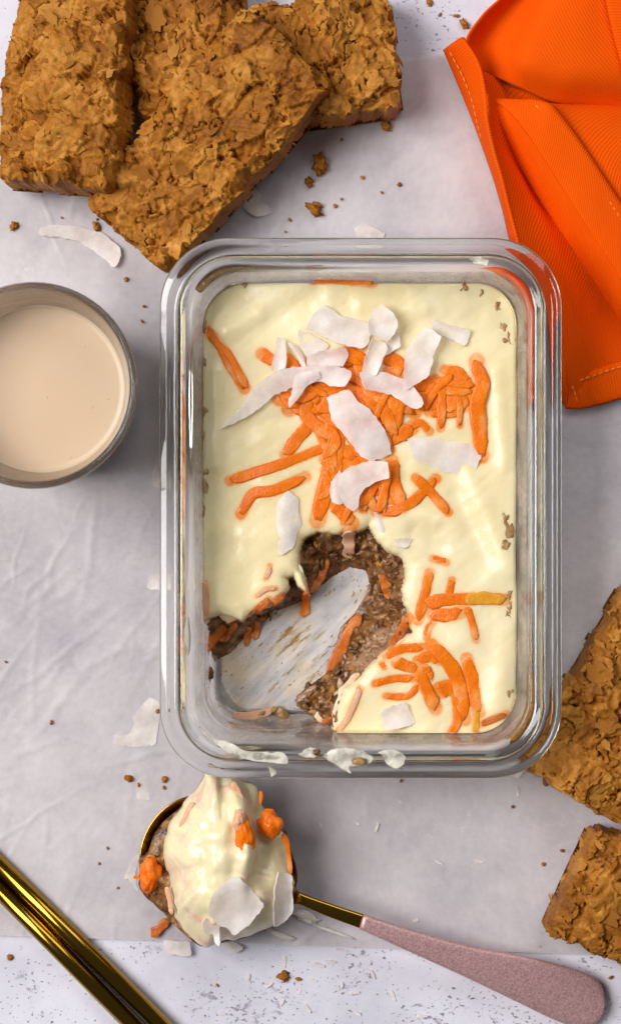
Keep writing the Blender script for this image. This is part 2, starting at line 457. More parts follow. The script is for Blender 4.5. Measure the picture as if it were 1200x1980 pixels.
def biscuit(cx, cy, z0, ang, L, W, T, tilt, seed, label, nfl=76, vis=None):
    """cx,cy photo pixel of the middle of the top; L,W,T mm; ang: photo direction of the long axis, degrees (up-right positive)"""
    L, W, T = L * MM, W * MM, T * MM
    c = P(cx, cy, z0 * MM + T * 0.8)
    root = thing('wheat_biscuit', label, 'biscuit', (c.x, c.y, z0 * MM), group='wheat biscuits around the dish')
    root.rotation_euler = (math.radians(tilt[0]), math.radians(tilt[1]), 0)
    R = Matrix.Rotation(math.radians(ang), 4, 'Z')
    root.rotation_euler = (Matrix.Rotation(math.radians(ang), 4, 'Z') @ Matrix.Rotation(math.radians(tilt[1]), 4, 'Y') @ Matrix.Rotation(math.radians(tilt[0]), 4, 'X')).to_euler()
    g = 0.00036
    mx = 0.0025
    x = np.arange(-L / 2 - mx, L / 2 + mx, g); y = np.arange(-W / 2 - mx, W / 2 + mx, g)
    X, Y = np.meshgrid(x, y)
    cr = 0.005
    qx = np.abs(X) - L / 2 + cr; qy = np.abs(Y) - W / 2 + cr
    d = -(np.hypot(np.maximum(qx, 0), np.maximum(qy, 0)) + np.minimum(np.maximum(qx, qy), 0) - cr)
    d = d + 0.0017 * fbm(X * 190, Y * 190, seed, 4) + 0.0016 * fbm(X * 50, Y * 50, seed + 9, 2)
    r = 0.0066
    prof = np.clip(d / r, 0, 1); prof = (1 - (1 - prof) ** 2.3) ** (1 / 2.3)
    base = T * 0.16 + T * 0.84 * prof + 0.0012 * (1 - (2 * Y / W) ** 2) + 0.0024 * fbm(X * 45, Y * 45, seed + 3, 2)
    Hh = base + 0.0007 * fbm(X * 260, Y * 260, seed + 5, 3)
    gy, gx = np.gradient(base, g)
    tint = 0.4 + 0.3 * fbm(X * 300, Y * 300, seed + 8, 2)
    rnd = random.Random(seed)
    n = 560
    ny, nxx = X.shape
    for k in range(n):
        a = rnd.uniform(0.002, 0.005) if k < n * 0.42 else (rnd.uniform(0.005, 0.013) if k < n * 0.92 else rnd.uniform(0.002, 0.005))
        b = a * rnd.uniform(0.4, 0.8)
        ox = rnd.uniform(-L / 2, L / 2); oy = rnd.uniform(-W / 2, W / 2)
        i0 = int((oy - a - y[0]) / g); i1 = int((oy + a - y[0]) / g) + 1; j0 = int((ox - a - x[0]) / g); j1 = int((ox + a - x[0]) / g) + 1
        i0, j0 = max(i0, 0), max(j0, 0); i1, j1 = min(i1, ny), min(j1, nxx)
        if i1 - i0 < 3 or j1 - j0 < 3: continue
        xs = X[i0:i1, j0:j1] - ox; ys = Y[i0:i1, j0:j1] - oy
        th = rnd.uniform(0, math.pi); co, si = math.cos(th), math.sin(th)
        u = xs * co + ys * si; v = -xs * si + ys * co
        an = np.arctan2(v / b, u / a)
        rr = np.hypot(u / a, v / b)
        p1, p2, p3 = rnd.uniform(0, 6), rnd.uniform(0, 6), rnd.uniform(0, 6)
        out = 0.80 + 0.13 * np.sin(2 * an + p1) + 0.09 * np.sin(3 * an + p2) + 0.05 * np.sin(5 * an + p3) + 0.9 * a * 100 * 0.16 * vn(u * 700, v * 700, k)
        mk_ = rr < out
        if not mk_.any(): continue
        hs = Hh[i0:i1, j0:j1]; hm = hs[mk_].mean()
        ci, cj = (i0 + i1) // 2, (j0 + j1) // 2
        sx = np.clip(gx[ci, cj], -1.2, 1.2) + rnd.gauss(0, 0.17); sy = np.clip(gy[ci, cj], -1.2, 1.2) + rnd.gauss(0, 0.17)
        pl = hm + sx * xs + sy * ys + rnd.uniform(-30, 50) * v * v + 0.0008 + 0.00030 * np.sin(v * rnd.uniform(700, 1600) + u * 300 + p1 + 3 * np.sin(u * 500 + p2))
        kk = 0.86
        Hh[i0:i1, j0:j1] = np.where(mk_, hs * (1 - kk) + pl * kk, hs)
        tt = tint[i0:i1, j0:j1]; tint[i0:i1, j0:j1] = np.where(mk_, 0.3 * tt + 0.7 * rnd.uniform(0.12, 0.88), tt)
    Hh = base + (Hh - base) * 1.12
    # pits and cracks
    cr_ = np.abs(fbm(X * 120, Y * 120, seed + 21, 3)); Hh -= 0.0034 * np.clip(1 - cr_ / 0.026, 0, 1) * sstep(0.0, 0.12, vn(X * 90, Y * 90, seed + 4))
    cr2 = np.abs(fbm(X * 260, Y * 150, seed + 61, 2)); Hh -= 0.0024 * np.clip(1 - cr2 / 0.03, 0, 1) * sstep(0.05, 0.2, vn(X * 130, Y * 130, seed + 14))
    pit = vn(X * 420, Y * 420, seed + 33); Hh -= 0.0012 * sstep(0.40, 0.47, pit)
    Hh += 0.00022 * fbm(X * 900, Y * 900, seed + 40, 2)
    we = sstep(0.0, 0.0013, d); Hh = we * Hh + (1 - we) * T * 0.11
    keep = d > 0
    # drop at the very rim
    idx = -np.ones(X.shape, int); idx[keep] = np.arange(keep.sum())
    q = keep[:-1, :-1] & keep[1:, :-1] & keep[1:, 1:] & keep[:-1, 1:]
    f = np.stack([idx[:-1, :-1][q], idx[:-1, 1:][q], idx[1:, 1:][q], idx[1:, :-1][q]], -1)
    V = np.stack([X[keep], Y[keep], Hh[keep]], -1); tv = np.clip(tint[keep], 0, 1)
    # underside, coarser
    s = 4
    Xb, Yb, db = X[::s, ::s], Y[::s, ::s], d[::s, ::s]
    pb = np.clip((db + 0.0008) / 0.006, 0, 1); Zb = T * 0.19 * (1 - (1 - (1 - pb) ** 2) ** 0.5) + 0.0003 * fbm(Xb * 300, Yb * 300, seed, 2) * (1 - pb)
    kb = db > -0.0006
    ib = -np.ones(Xb.shape, int); ib[kb] = np.arange(kb.sum()) + len(V)
    qb = kb[:-1, :-1] & kb[1:, :-1] & kb[1:, 1:] & kb[:-1, 1:]
    fb = np.stack([ib[:-1, :-1][qb], ib[1:, :-1][qb], ib[1:, 1:][qb], ib[:-1, 1:][qb]], -1)
    V = np.vstack([V, np.stack([Xb[kb], Yb[kb], Zb[kb]], -1)]); tv = np.concatenate([tv, np.full(kb.sum(), 0.2)])
    o = mk('biscuit_body', V, np.vstack([f, fb]), M['biscuit'], root, local=True)
    at = o.data.attributes.new('tint', 'FLOAT', 'POINT'); at.data.foreach_set('value', tv)
    # loose flakes lying on the body
    gy2, gx2 = np.gradient(base, g)
    for k in range(nfl):
        for _ in range(30):
            ox = rnd.uniform(-L / 2, L / 2); oy = rnd.uniform(-W / 2, W / 2)
            if k < nfl * 0.4:   # more of them on the rounded sides
                if rnd.random() < 0.65: oy = math.copysign(W / 2 - rnd.uniform(0.0006, 0.005), rnd.uniform(-1, 1))
                else: ox = math.copysign(L / 2 - rnd.uniform(0.0006, 0.005), rnd.uniform(-1, 1))
            i = min(max(int((oy - y[0]) / g), 0), ny - 1); j = min(max(int((ox - x[0]) / g), 0), nxx - 1)
            wp = root.rotation_euler.to_matrix() @ Vector((ox, oy, 0)) + root.location
            ppx, ppy = wp.x / PX + 600, 990 - wp.y / PX
            if keep[i, j] and -20 < ppx < 1230 and -20 < ppy < 2000: break
        else: continue
        e = bpy.data.objects.new('wheat_flake', FLAKES[rnd.randrange(len(FLAKES))])
        C.objects.link(e); e.parent = root
        sx, sy = np.clip(gx2[i, j], -1.8, 1.8), np.clip(gy2[i, j], -1.8, 1.8)
        nrm = Vector((-sx + rnd.gauss(0, 0.16), -sy + rnd.gauss(0, 0.16), 1)).normalized()
        qn = Vector((0, 0, 1)).rotation_difference(nrm)
        e.rotation_euler = (qn.to_matrix() @ Matrix.Rotation(rnd.uniform(0, 6.28), 3, 'Z')).to_euler()
        sc = min(0.0034 if k < nfl * 0.4 else 0.0062, 0.0014 + rnd.expovariate(1 / 0.0014))
        e.scale = (sc, sc, sc)
        e.location = (ox, oy, Hh[i, j] + 0.00012)
    return root

biscuit(146, 122, 11.0, 84, 91, 45, 17, (-10, 0), 11, 'upright wheat biscuit at the left, with its dark side showing')
biscuit(408, 270, 8.2, 48.9, 92, 43.5, 17, (0, -8.5), 23, 'large wheat biscuit lying diagonally on top of the group of four')
biscuit(360, 4, 1.5, 96, 84, 43, 16, (0, 0), 35, 'wheat biscuit wedged behind, between the upright one and the diagonal one')
biscuit(596, 124, 0.6, 8, 66, 45, 15, (0, 0), 47, 'low wheat biscuit half hidden, its square end toward the orange napkin')
biscuit(1223, 1336, 0.6, 59.3, 90, 44, 16.5, (0, 0), 59, 'wheat biscuit at the right, its corner under the glass rim of the dish')
biscuit(1312, 1792, 0.6, -24.6, 88, 44, 16.5, (0, 0), 71, 'wheat biscuit at the lower right edge, above the pink spoon handle')

# ------------------------------------------------------------------ glass dish
DC = np.array([0.0174, 0.0014])      # centre of the dish
def rrect(hw, hh, r, nseg=14, ns=10):
    """rounded rectangle loop, CCW"""
    pts = []
    cs = [(hw - r, hh - r, 0), (-hw + r, hh - r, 90), (-hw + r, -hh + r, 180), (hw - r, -hh + r, 270)]
    for k, (x, y, a0) in enumerate(cs):
        arc = [(x + r * math.cos(math.radians(a0 + 90 * i / nseg)), y + r * math.sin(math.radians(a0 + 90 * i / nseg))) for i in range(nseg + 1)]
        pts += arc
        nxt = cs[(k + 1) % 4]; a1 = math.radians(nxt[2])
        e = (nxt[0] + r * math.cos(a1), nxt[1] + r * math.sin(a1)); s = arc[-1]
        for i in range(1, ns):
            t = i / ns; pts.append((s[0] + (e[0] - s[0]) * t, s[1] + (e[1] - s[1]) * t))
    return pts
KZ = 0.74
def zp(z): return z if z <= 4.2 else 4.2 + (z - 4.2) * KZ
def lf(z): return (750 - zp(z)) / (750 - z)
_IZ = [5, 33, 54]; _IA = [53.4, 55.3, 57.6]; _IB = [77.4, 79.4, 81.8]
def inner_half(z):
    """inner wall of the dish (mm) at height z (mm)"""
    q = [zp(k) for k in _IZ]
    return np.interp(z, q, [a * lf(k) for a, k in zip(_IA, _IZ)]), np.interp(z, q, [a * lf(k) for a, k in zip(_IB, _IZ)]), np.interp(z, [5, q[2]], [13, 16.5])

def dish():
    prof = []   # (half_w, half_h, r, z) mm : closed ring outer -> rim -> inner
    def p(hw, z, r, dh=23.9): prof.append((hw * lf(z), (hw + dh) * lf(z), r, zp(z)))
    p(46, 1.2, 9); p(51.5, 0.8, 11); p(54.2, 1.6, 13); p(55.8, 3.4, 14.5); p(56.6, 6.5, 15.5); p(57.2, 15, 16); p(58.4, 30, 17); p(59.6, 40, 18); p(60.4, 44.2, 19)
    p(61.4, 45.2, 19.5); p(63.0, 45.6, 20.5); p(66.6, 45.6, 23); p(68.1, 45.7, 24); p(68.55, 46.1, 24.2); p(68.7, 46.8, 24.3); p(68.55, 47.6, 24.2); p(68.1, 48.1, 24); p(66.9, 48.25, 23.2); p(66.5, 48.6, 23); p(66.0, 48.7, 22.6); p(65.5, 48.5, 22.2); p(65.0, 48.2, 22); p(63.4, 48.2, 20.6); p(62.6, 48.7, 20); p(62.25, 49.8, 19.6)
    p(62.0, 53.5, 19.2); p(61.7, 55.6, 19); p(61.2, 56.4, 18.6); p(60.4, 56.7, 18.2); p(59.4, 56.7, 17.6); p(58.7, 56.4, 17.2); p(58.1, 55.6, 16.8); p(57.6, 53.2, 16.5)
    for z in (36, 30.6, 25.5, 19.6, 13, 8.5):
        a, b, r = inner_half(z); prof.append((a, b, r, z))
    p(53.2, 7.2, 13.2); p(52.2, 5.2, 12.6); p(50.6, 4.2, 12); p(47, 3.9, 10)
    loops = [rrect(a * MM, b * MM, r * MM) for a, b, r, z in prof]
    n = len(loops[0]); V = []; F = []
    for (a, b, r, z), lp in zip(prof, loops):
        V += [(x + DC[0], y + DC[1], z * MM) for x, y in lp]
    m = len(prof)
    for k in range(m - 1):
        for i in range(n):
            j = (i + 1) % n
            F.append((k * n + i, k * n + j, (k + 1) * n + j, (k + 1) * n + i))
    F.append(list(range(n))[::-1]); F.append([(m - 1) * n + i for i in range(n)])
    o = mk('glass_dish', V, F, M['glass'], origin=(DC[0], DC[1], 0))
    me = o.data
    for pl in me.polygons:
        if len(pl.vertices) > 4: pl.use_smooth = False
    tag(o, 'rectangular clear glass food dish with rounded corners and wide rim', 'glass dish')
dish()

# ------------------------------------------------------------------ the dessert in the dish
ZC = 24.0
def W2(poly, z): return [tuple(P(a, b, z * MM)[:2]) for a, b in poly]
CAV = [(366, 1206), (398, 1199), (426, 1186), (446, 1192), (468, 1200), (484, 1186), (512, 1177), (540, 1160), (556, 1139), (551, 1117), (568, 1112), (580, 1134), (593, 1146), (588, 1122), (578, 1098),
       (574, 1070), (584, 1042), (612, 1028), (640, 1031), (673, 1030), (698, 1022), (714, 1012), (728, 1040), (747, 1061), (773, 1077), (785, 1096), (787, 1118), (779, 1140), (784, 1167), (793, 1180), (790, 1204),
       (800, 1226), (760, 1252), (720, 1287), (690, 1324), (668, 1335), (655, 1360), (649, 1393), (636, 1440), (630, 1520), (300, 1520), (300, 1206)]
FLO = [(372, 1294), (404, 1284), (446, 1264), (470, 1238), (500, 1214), (530, 1184), (575, 1168), (600, 1152), (640, 1118), (676, 1098), (706, 1104), (714, 1130), (700, 1160), (686, 1184), (658, 1212), (645, 1258), (632, 1300), (600, 1324), (572, 1346), (572, 1366), (604, 1388), (622, 1404), (610, 1520), (340, 1520)]
cavw, flow = W2(CAV, 23), W2(FLO, 6)

g = 0.00042
ahw, ahh, ar = inner_half(ZC)
ax = np.arange(-ahw - 0.5, ahw + 0.6, g / MM) * MM + DC[0]; ay = np.arange(-ahh - 0.5, ahh + 0.6, g / MM) * MM + DC[1]
AX, AY = np.meshgrid(ax, ay)
def wall_d(X, Y, z):
    a, b, r = inner_half(z)
    qx = np.abs((X - DC[0]) / MM) - a + r; qy = np.abs((Y - DC[1]) / MM) - b + r
    return -(np.hypot(np.maximum(qx, 0), np.maximum(qy, 0)) + np.minimum(np.maximum(qx, qy), 0) - r)   # mm, inside positive
dcav = -sdist(AX, AY, cavw) / MM           # mm, positive on the cream
dcav_n = dcav + 1.0 * fbm(AX * 200, AY * 200, 4, 4)
dflo = sdist(AX, AY, flow) / MM            # positive on bare glass
wd = wall_d(AX, AY, ZC)
# cream surface
PXX = AX / (PX * (1 - .024 / H)) + 600; PYY = 990 - AY / (PX * (1 - .024 / H))
zc = ZC + 2.2 * fbm(AX * 26, AY * 20, 2, 2) + 1.3 * fbm(AX * 75, AY * 48, 12, 2)
zc += 0.30 * fbm((AX * 0.8 + AY * 0.6) * 22, (AY * 0.8 - AX * 0.6) * 150, 53, 3) + 0.08 * fbm(AX * 420, AY * 420, 57, 2)
zc -= 1.2 * sstep(1.6, 0, wd) * (0.6 + 0.8 * vn(AX * 90, AY * 90, 6))
# spatula strokes
for (x0, y0, x1, y1, wdt, amp) in ((440, 640, 500, 610, 26, 1.2), (520, 620, 610, 570, 34, -1.1), (420, 720, 420, 900, 20, 1.0), (900, 900, 985, 1100, 30, 1.1), (880, 960, 940, 1080, 26, -1.2), (985, 1220, 960, 1370, 36, 1.4),
                                 (470, 830, 560, 800, 30, -1.0), (420, 1020, 560, 1040, 36, 0.8), (800, 1030, 850, 1060, 22, -1.3), (780, 990, 840, 1010, 20, 0.9), (960, 720, 975, 900, 22, 0.9), (900, 1240, 960, 1300, 40, 0.8), (830, 560, 960, 580, 24, -0.7), (700, 590, 820, 600, 22, 0.8)):
    ex, ey = x1 - x0, y1 - y0; t = np.clip(((PXX - x0) * ex + (PYY - y0) * ey) / (ex * ex + ey * ey), 0, 1)
    dd = np.hypot(PXX - x0 - ex * t, PYY - y0 - ey * t); zc += amp * np.exp(-(dd / wdt) ** 2 * 2)
zc -= 4.0 * sstep(1230, 1420, PYY) * sstep(840, 660, PXX)         # the lower tongue slides down into the cut
ztop_cream = zc.copy()
dz = np.maximum(dcav_n, 0)
zc = zc - 2.2 * np.exp(-dz / 1.6)
zc = np.where(dcav_n < 0, zc - 5.8 * np.clip(-dcav_n / 0.9, 0, 1), zc)
# crumb layer
fr = np.clip(-dflo, 0, None) / (np.clip(-dflo, 0, None) + np.clip(-dcav, 0, None) + 1e-6)
fr = np.where(dcav > 0, 1, fr)
rough = fbm(AX * 300, AY * 300, 31, 3)
wor = np.abs(fbm(AX * 150, AY * 150, 37, 3))
zb = 4.1 + (17.2 - 4.1) * (0.25 * fr + 0.75 * fr ** 1.5) + (2.8 * rough + 4.2 * (wor - 0.2)) * sstep(0.0, 0.22, fr)
zb = np.where(fr <= 0.001, 3.6, zb)
def lookup(grid, x, y):
    j = int(round((x - ax[0]) / g)); i = int(round((y - ay[0]) / g))
    return float(grid[min(max(i, 0), grid.shape[0] - 1), min(max(j, 0), grid.shape[1] - 1)])
def grid_mesh(name, Z, keep, m, parent):
    idx = -np.ones(AX.shape, int); idx[keep] = np.arange(keep.sum())
    q = keep[:-1, :-1] & keep[1:, :-1] & keep[1:, 1:] & keep[:-1, 1:]
    f = np.stack([idx[:-1, :-1][q], idx[:-1, 1:][q], idx[1:, 1:][q], idx[1:, :-1][q]], -1)
    V = np.stack([AX[keep], AY[keep], Z[keep] * MM], -1)
    return V, f
dessert = thing('carrot_cake_dessert', 'creamy carrot dessert with a scooped out corner filling the glass dish', 'dessert', (DC[0], DC[1], 0.0045))
def skirt(z0f, z1f, V, F, inset=0.35):
    """side wall along the glass where cream stands"""
    a, b, r = inner_half(z1f); lp0 = rrect((a - inset) * MM, (b - inset) * MM, r * MM, 14, 40)
    rows = []
    for z in np.linspace(z1f, z0f, 6):
        a, b, r = inner_half(z); rows.append([(x + DC[0], y + DC[1], z * MM) for x, y in rrect((a - inset) * MM, (b - inset) * MM, r * MM, 14, 40)])
    n = len(lp0); px = np.array(rows[0])
    dc = -sdist(px[:, 0], px[:, 1], cavw)
    off = len(V); V = np.vstack([V] + [np.array(r_) for r_ in rows]); FF = []
    for k in range(5):
        for i in range(n):
            j = (i + 1) % n
            if dc[i] > 0 and dc[j] > 0: FF.append((off + k * n + i, off + (k + 1) * n + i, off + (k + 1) * n + j, off + k * n + j))
    return V, np.vstack([F, np.array(FF)])
keepc = (dcav_n > -0.95) & (wd > 0.3)
V, F = grid_mesh('cream_topping', zc, keepc, M['cream'], dessert)
V, F = skirt(17.4, ZC - 0.2, V, F)
cream_topping = mk('cream_topping', V, F, M['cream'], dessert)
keepb = (dflo < 0.3) & (dcav < 4) & (wall_d(AX, AY, np.clip(zb, 5, 30)) > 0.25)
V, F = grid_mesh('crumb_base', zb, keepb, M['crumb'], dessert)
V, F = skirt(5.5, 17.3, V, F, 0.3)
crumb_base = mk('crumb_base', V, F, M['crumb'], dessert)

def blob(name, c, rad, m, parent=None, seed=0, amp=0.3, freq=1.6, sub=3, rot=0.0):
    bm = bmesh.new(); bmesh.ops.create_icosphere(bm, subdivisions=sub, radius=1)
    R = Matrix.Rotation(rot, 3, 'Z')
    V = []; rr = Vector(rad)
    for v in bm.verts:
        k = 1 + amp * mnoise.fractal(v.co * freq + Vector((seed * 3.7, seed * 1.3, 0)), 0.7, 2.1, 3)
        p = v.co * k
        V.append(R @ Vector((p.x * rr.x, p.y * rr.y, p.z * rr.z)) + Vector(c))
    F = [tuple(v.index for v in f.verts) for f in bm.faces]; bm.free()
    return mk(name, V, F, m, parent)

M['film'] = m_simple('brown_smear', (0.30, 0.15, 0.045), 0.3, 0.5, nscale=600, nstr=0.5, col2=(0.52, 0.34, 0.14), vscale=300)
M['pinkcrumb'] = m_simple('creamy_crumb', (0.36, 0.20, 0.12), 0.32, 0.5, nscale=500, nstr=0.5, col2=(0.58, 0.42, 0.30), vscale=200)
# crumbs pressed between the cream and the glass, and smears left on the bare glass floor
rnd = random.Random(4)
for (x, y, r) in [(400, 632, 9), (396, 700, 8), (397, 800, 11), (395, 842, 8), (402, 912, 9), (397, 942, 12), (396, 985, 9), (929, 565, 8), (895, 553, 8), (962, 598, 8), (972, 630, 11), (981, 660, 12),
                  (974, 1004, 11), (977, 1032, 14), (974, 1062, 11), (983, 1148, 9), (984, 1172, 10), (981, 1190, 8), (983, 1337, 8), (440, 555, 7), (473, 552, 6)]:
    c = P(x, y, 0.023); zz = lookup(ztop_cream, c.x, c.y) - 0.6
    blob('crumb', (c.x, c.y, (zz - 0.15) * MM), (r * .16 * MM, r * .27 * MM, 0.0009), M['film'], cream_topping, int(x + y), 0.7, 1.3, 3)
c = P(402, 1303, .007); blob('crumb', (c.x, c.y, .0068), (.0022, .0026, .0026), M['crumb'], dessert, 5, 0.4, 1.8, 3)
Vs = []; Fs = []
def dab(px, py, rx, ry, a, z=4.15, n=9):
    c = P(px, py, z * MM); k = len(Vs)
    Vs.append((c.x, c.y, (z + 0.35) * MM)); co, si = math.cos(a), math.sin(a)
    for i in range(n):
        t = 2 * math.pi * i / n; q = rnd.uniform(0.6, 1.25)
        u, v = rx * PX * math.cos(t) * q, ry * PX * math.sin(t) * q
        Vs.append((c.x + u * co - v * si, c.y + u * si + v * co, z * MM - 0.0001))
    for i in range(n): Fs.append((k, k + 1 + i, k + 1 + (i + 1) % n))
for (sx0, sy0, sx1, sy1, cnt, sp) in [(560, 1262, 490, 1340, 14, 5), (580, 1280, 545, 1345, 18, 8), (520, 1245, 440, 1295, 46, 12), (700, 1120, 640, 1225, 50, 10), (690, 1110, 600, 1160, 40, 8), (640, 1230, 620, 1330, 34, 9),
                                      (640, 1290, 545, 1375, 26, 10), (420, 1290, 450, 1340, 14, 10), (405, 1330, 440, 1390, 26, 6), (440, 1345, 540, 1350, 16, 16), (560, 1370, 640, 1400, 30, 9), (470, 1250, 600, 1240, 10, 40), (560, 1200, 680, 1140, 16, 20)]:
    for k in range(cnt):
        t = rnd.random(); x = sx0 + (sx1 - sx0) * t + rnd.gauss(0, sp); y = sy0 + (sy1 - sy0) * t + rnd.gauss(0, sp * .7)
        if rnd.random() < 0.55: continue
        s = rnd.choice([0.7, 0.9, 1.2, 1.4, 1.8, 2.6])
        dab(x, y, s * rnd.uniform(1, 2.2), s * 0.8, math.radians(48))
def m_film():
    m, nt, b = mat('milky_film')
    v0 = coords(nt, rot=(0, 0, math.radians(-44))); mp = nt.nodes.new('ShaderNodeMapping'); mp.inputs['Scale'].default_value = (0.22, 1, 1); nt.links.new(v0, mp.inputs[0]); v = mp.outputs[0]
    n = noise_n(nt, v, 260, 4, 0.6); n2 = noise_n(nt, coords(nt), 55, 3, 0.6)
    a = N(nt, 'ShaderNodeMath', _operation='MULTIPLY'); nt.links.new(n.outputs[0], a.inputs[0]); nt.links.new(n2.outputs[0], a.inputs[1])
    r = ramp(nt, a.outputs[0], [(0.10, (0.45, 0.45, 0.45)), (0.34, (0.92, 0.92, 0.92))])
    c = ramp(nt, n2.outputs[0], [(0.42, (0.88, 0.83, 0.82)), (0.64, (0.78, 0.64, 0.46))])
    n5 = noise_n(nt, v, 620, 5, 0.7); n6 = noise_n(nt, v, 110, 2, 0.5)
    s5 = N(nt, 'ShaderNodeMath', _operation='MULTIPLY'); nt.links.new(n5.outputs[0], s5.inputs[0]); nt.links.new(n6.outputs[0], s5.inputs[1])
    br = ramp(nt, s5.outputs[0], [(0.285, (0, 0, 0)), (0.36, (1, 1, 1))])
    c2 = mixc(nt, br.outputs[0], c.outputs[0], (0.42, 0.24, 0.05))
    nt.links.new(c2, b.inputs['Base Color']); setp(b, Roughness=0.3)
    bump(nt, b, n.outputs[0], 0.4, 0.0005)
    tr = nt.nodes.new('ShaderNodeBsdfTransparent'); mx = nt.nodes.new('ShaderNodeMixShader')
    nt.links.new(r.outputs[0], mx.inputs[0]); nt.links.new(tr.outputs[0], mx.inputs[1]); nt.links.new(b.outputs[0], mx.inputs[2])
    nt.links.new(mx.outputs[0], nt.nodes['Material Output'].inputs[0]); return m
kf = (dflo > -1.5) & (wall_d(AX, AY, 4.3) > 3.2)
fv, ff_ = grid_mesh('cream_film', np.full(AX.shape, 4.08) + 0.06 * fbm(AX * 300, AY * 300, 3, 2), kf, None, dessert)
M['milky'] = m_film()
mk('cream_film', fv, ff_, M['milky'], dessert)
def m_smear_reflection(lo, hi):  # serves the lower smears and the painted reflection above the cream
    m, nt, b = mat('smear_reflection_tint')
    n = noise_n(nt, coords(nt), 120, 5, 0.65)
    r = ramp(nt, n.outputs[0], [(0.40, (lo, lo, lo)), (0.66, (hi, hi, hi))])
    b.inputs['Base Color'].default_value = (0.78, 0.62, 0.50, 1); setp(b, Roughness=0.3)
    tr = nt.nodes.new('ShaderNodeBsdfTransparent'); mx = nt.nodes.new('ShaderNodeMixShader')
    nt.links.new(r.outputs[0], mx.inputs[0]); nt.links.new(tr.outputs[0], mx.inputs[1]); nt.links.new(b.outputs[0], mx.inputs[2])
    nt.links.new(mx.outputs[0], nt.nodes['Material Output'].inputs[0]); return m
def wall_smear_reflection():
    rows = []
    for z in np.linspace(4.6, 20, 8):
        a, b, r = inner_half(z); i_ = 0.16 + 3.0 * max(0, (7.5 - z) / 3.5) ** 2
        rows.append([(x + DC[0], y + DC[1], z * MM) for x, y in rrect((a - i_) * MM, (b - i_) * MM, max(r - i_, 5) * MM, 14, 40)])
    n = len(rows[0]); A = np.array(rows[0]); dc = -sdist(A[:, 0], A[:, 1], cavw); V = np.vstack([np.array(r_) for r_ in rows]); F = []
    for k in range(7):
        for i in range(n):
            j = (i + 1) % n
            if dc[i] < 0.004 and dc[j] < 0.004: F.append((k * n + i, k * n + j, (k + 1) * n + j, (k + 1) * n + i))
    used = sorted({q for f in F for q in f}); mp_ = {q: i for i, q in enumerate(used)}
    mk('wall_smear_reflection', V[used], [tuple(mp_[q] for q in f) for f in F], m_smear_reflection(0.10, 0.62), dessert)
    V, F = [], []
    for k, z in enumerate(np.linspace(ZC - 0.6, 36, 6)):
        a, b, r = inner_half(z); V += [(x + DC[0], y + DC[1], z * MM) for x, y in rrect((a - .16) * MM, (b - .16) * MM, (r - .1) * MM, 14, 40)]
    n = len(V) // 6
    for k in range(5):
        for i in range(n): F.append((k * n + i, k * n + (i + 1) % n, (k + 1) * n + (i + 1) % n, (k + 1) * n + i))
    mk('wall_smear_reflection', V, F, m_smear_reflection(0.06, 0.42), dessert)  # tan tint round the upper wall: smears plus the cream's reflection, painted in
wall_smear_reflection()
o = mk('crumb_smear', Vs, Fs, M['film'], dessert); tag(o, kind='stuff')
# clotted bits in the scooped-out hollow
for k in range(56):
    t = rnd.random(); path = [(590, 1090), (640, 1075), (700, 1060), (745, 1090), (765, 1130), (770, 1170), (735, 1210), (700, 1260), (670, 1300), (630, 1340), (600, 1350), (640, 1370)]
    q = crom(path, 60)[rnd.randrange(60)]; x, y = q[0] + rnd.gauss(0, 12), q[1] + rnd.gauss(0, 12)
    c = P(x, y, .011); zz = lookup(zb, c.x, c.y)
    r = rnd.uniform(0.0005, 0.0012)
    blob('crumb', (c.x, c.y, (zz + 0.3) * MM), (r * 1.9, r, r * 0.8), M['crumb'] if rnd.random() < 0.85 else M['pinkcrumb'], crumb_base, k, 0.5, 2.0, 2, rnd.uniform(0, 3))
for (x, y, rx, ry) in [(508, 1378, 8, 5), (545, 1380, 10, 14), (530, 1372, 7, 5), (558, 1398, 9, 6), (610, 1372, 14, 8), (630, 1392, 12, 7), (585, 1350, 14, 7), (600, 1335, 16, 6)]:
    c = P(x, y, .006); blob('crumb', (c.x, c.y, .0052), (rx * PX, ry * PX, .0016), M['film'] if x % 3 else M['pinkcrumb'], dessert, int(x), 0.6, 2.0, 3, 0.5)

for k in range(70):
    q = crom([(590, 1085), (640, 1068), (700, 1055), (745, 1085), (768, 1130), (772, 1175), (735, 1215), (705, 1262), (672, 1305), (630, 1345), (600, 1362), (650, 1380)], 80)[rnd.randrange(80)] if k < 55 else crom([(405, 1235), (450, 1215), (500, 1195), (560, 1160)], 40)[rnd.randrange(40)]
    x, y = q[0] + rnd.gauss(0, 13), q[1] + rnd.gauss(0, 13); c = P(x, y, .010); zz = lookup(zb, c.x, c.y)
    if lookup(dcav_n, c.x, c.y) > -0.6: continue
    e = bpy.data.objects.new('wheat_flake', FLAKES[rnd.randrange(len(FLAKES))]); C.objects.link(e); e.parent = crumb_base
    e.location = Vector((c.x, c.y, (zz + 0.3) * MM)) - world_loc(crumb_base)
    e.rotation_euler = (rnd.gauss(0, .6), rnd.gauss(0, .6), rnd.uniform(0, 6.3)); sc = rnd.uniform(.0008, .0021); e.scale = (sc, sc, sc)

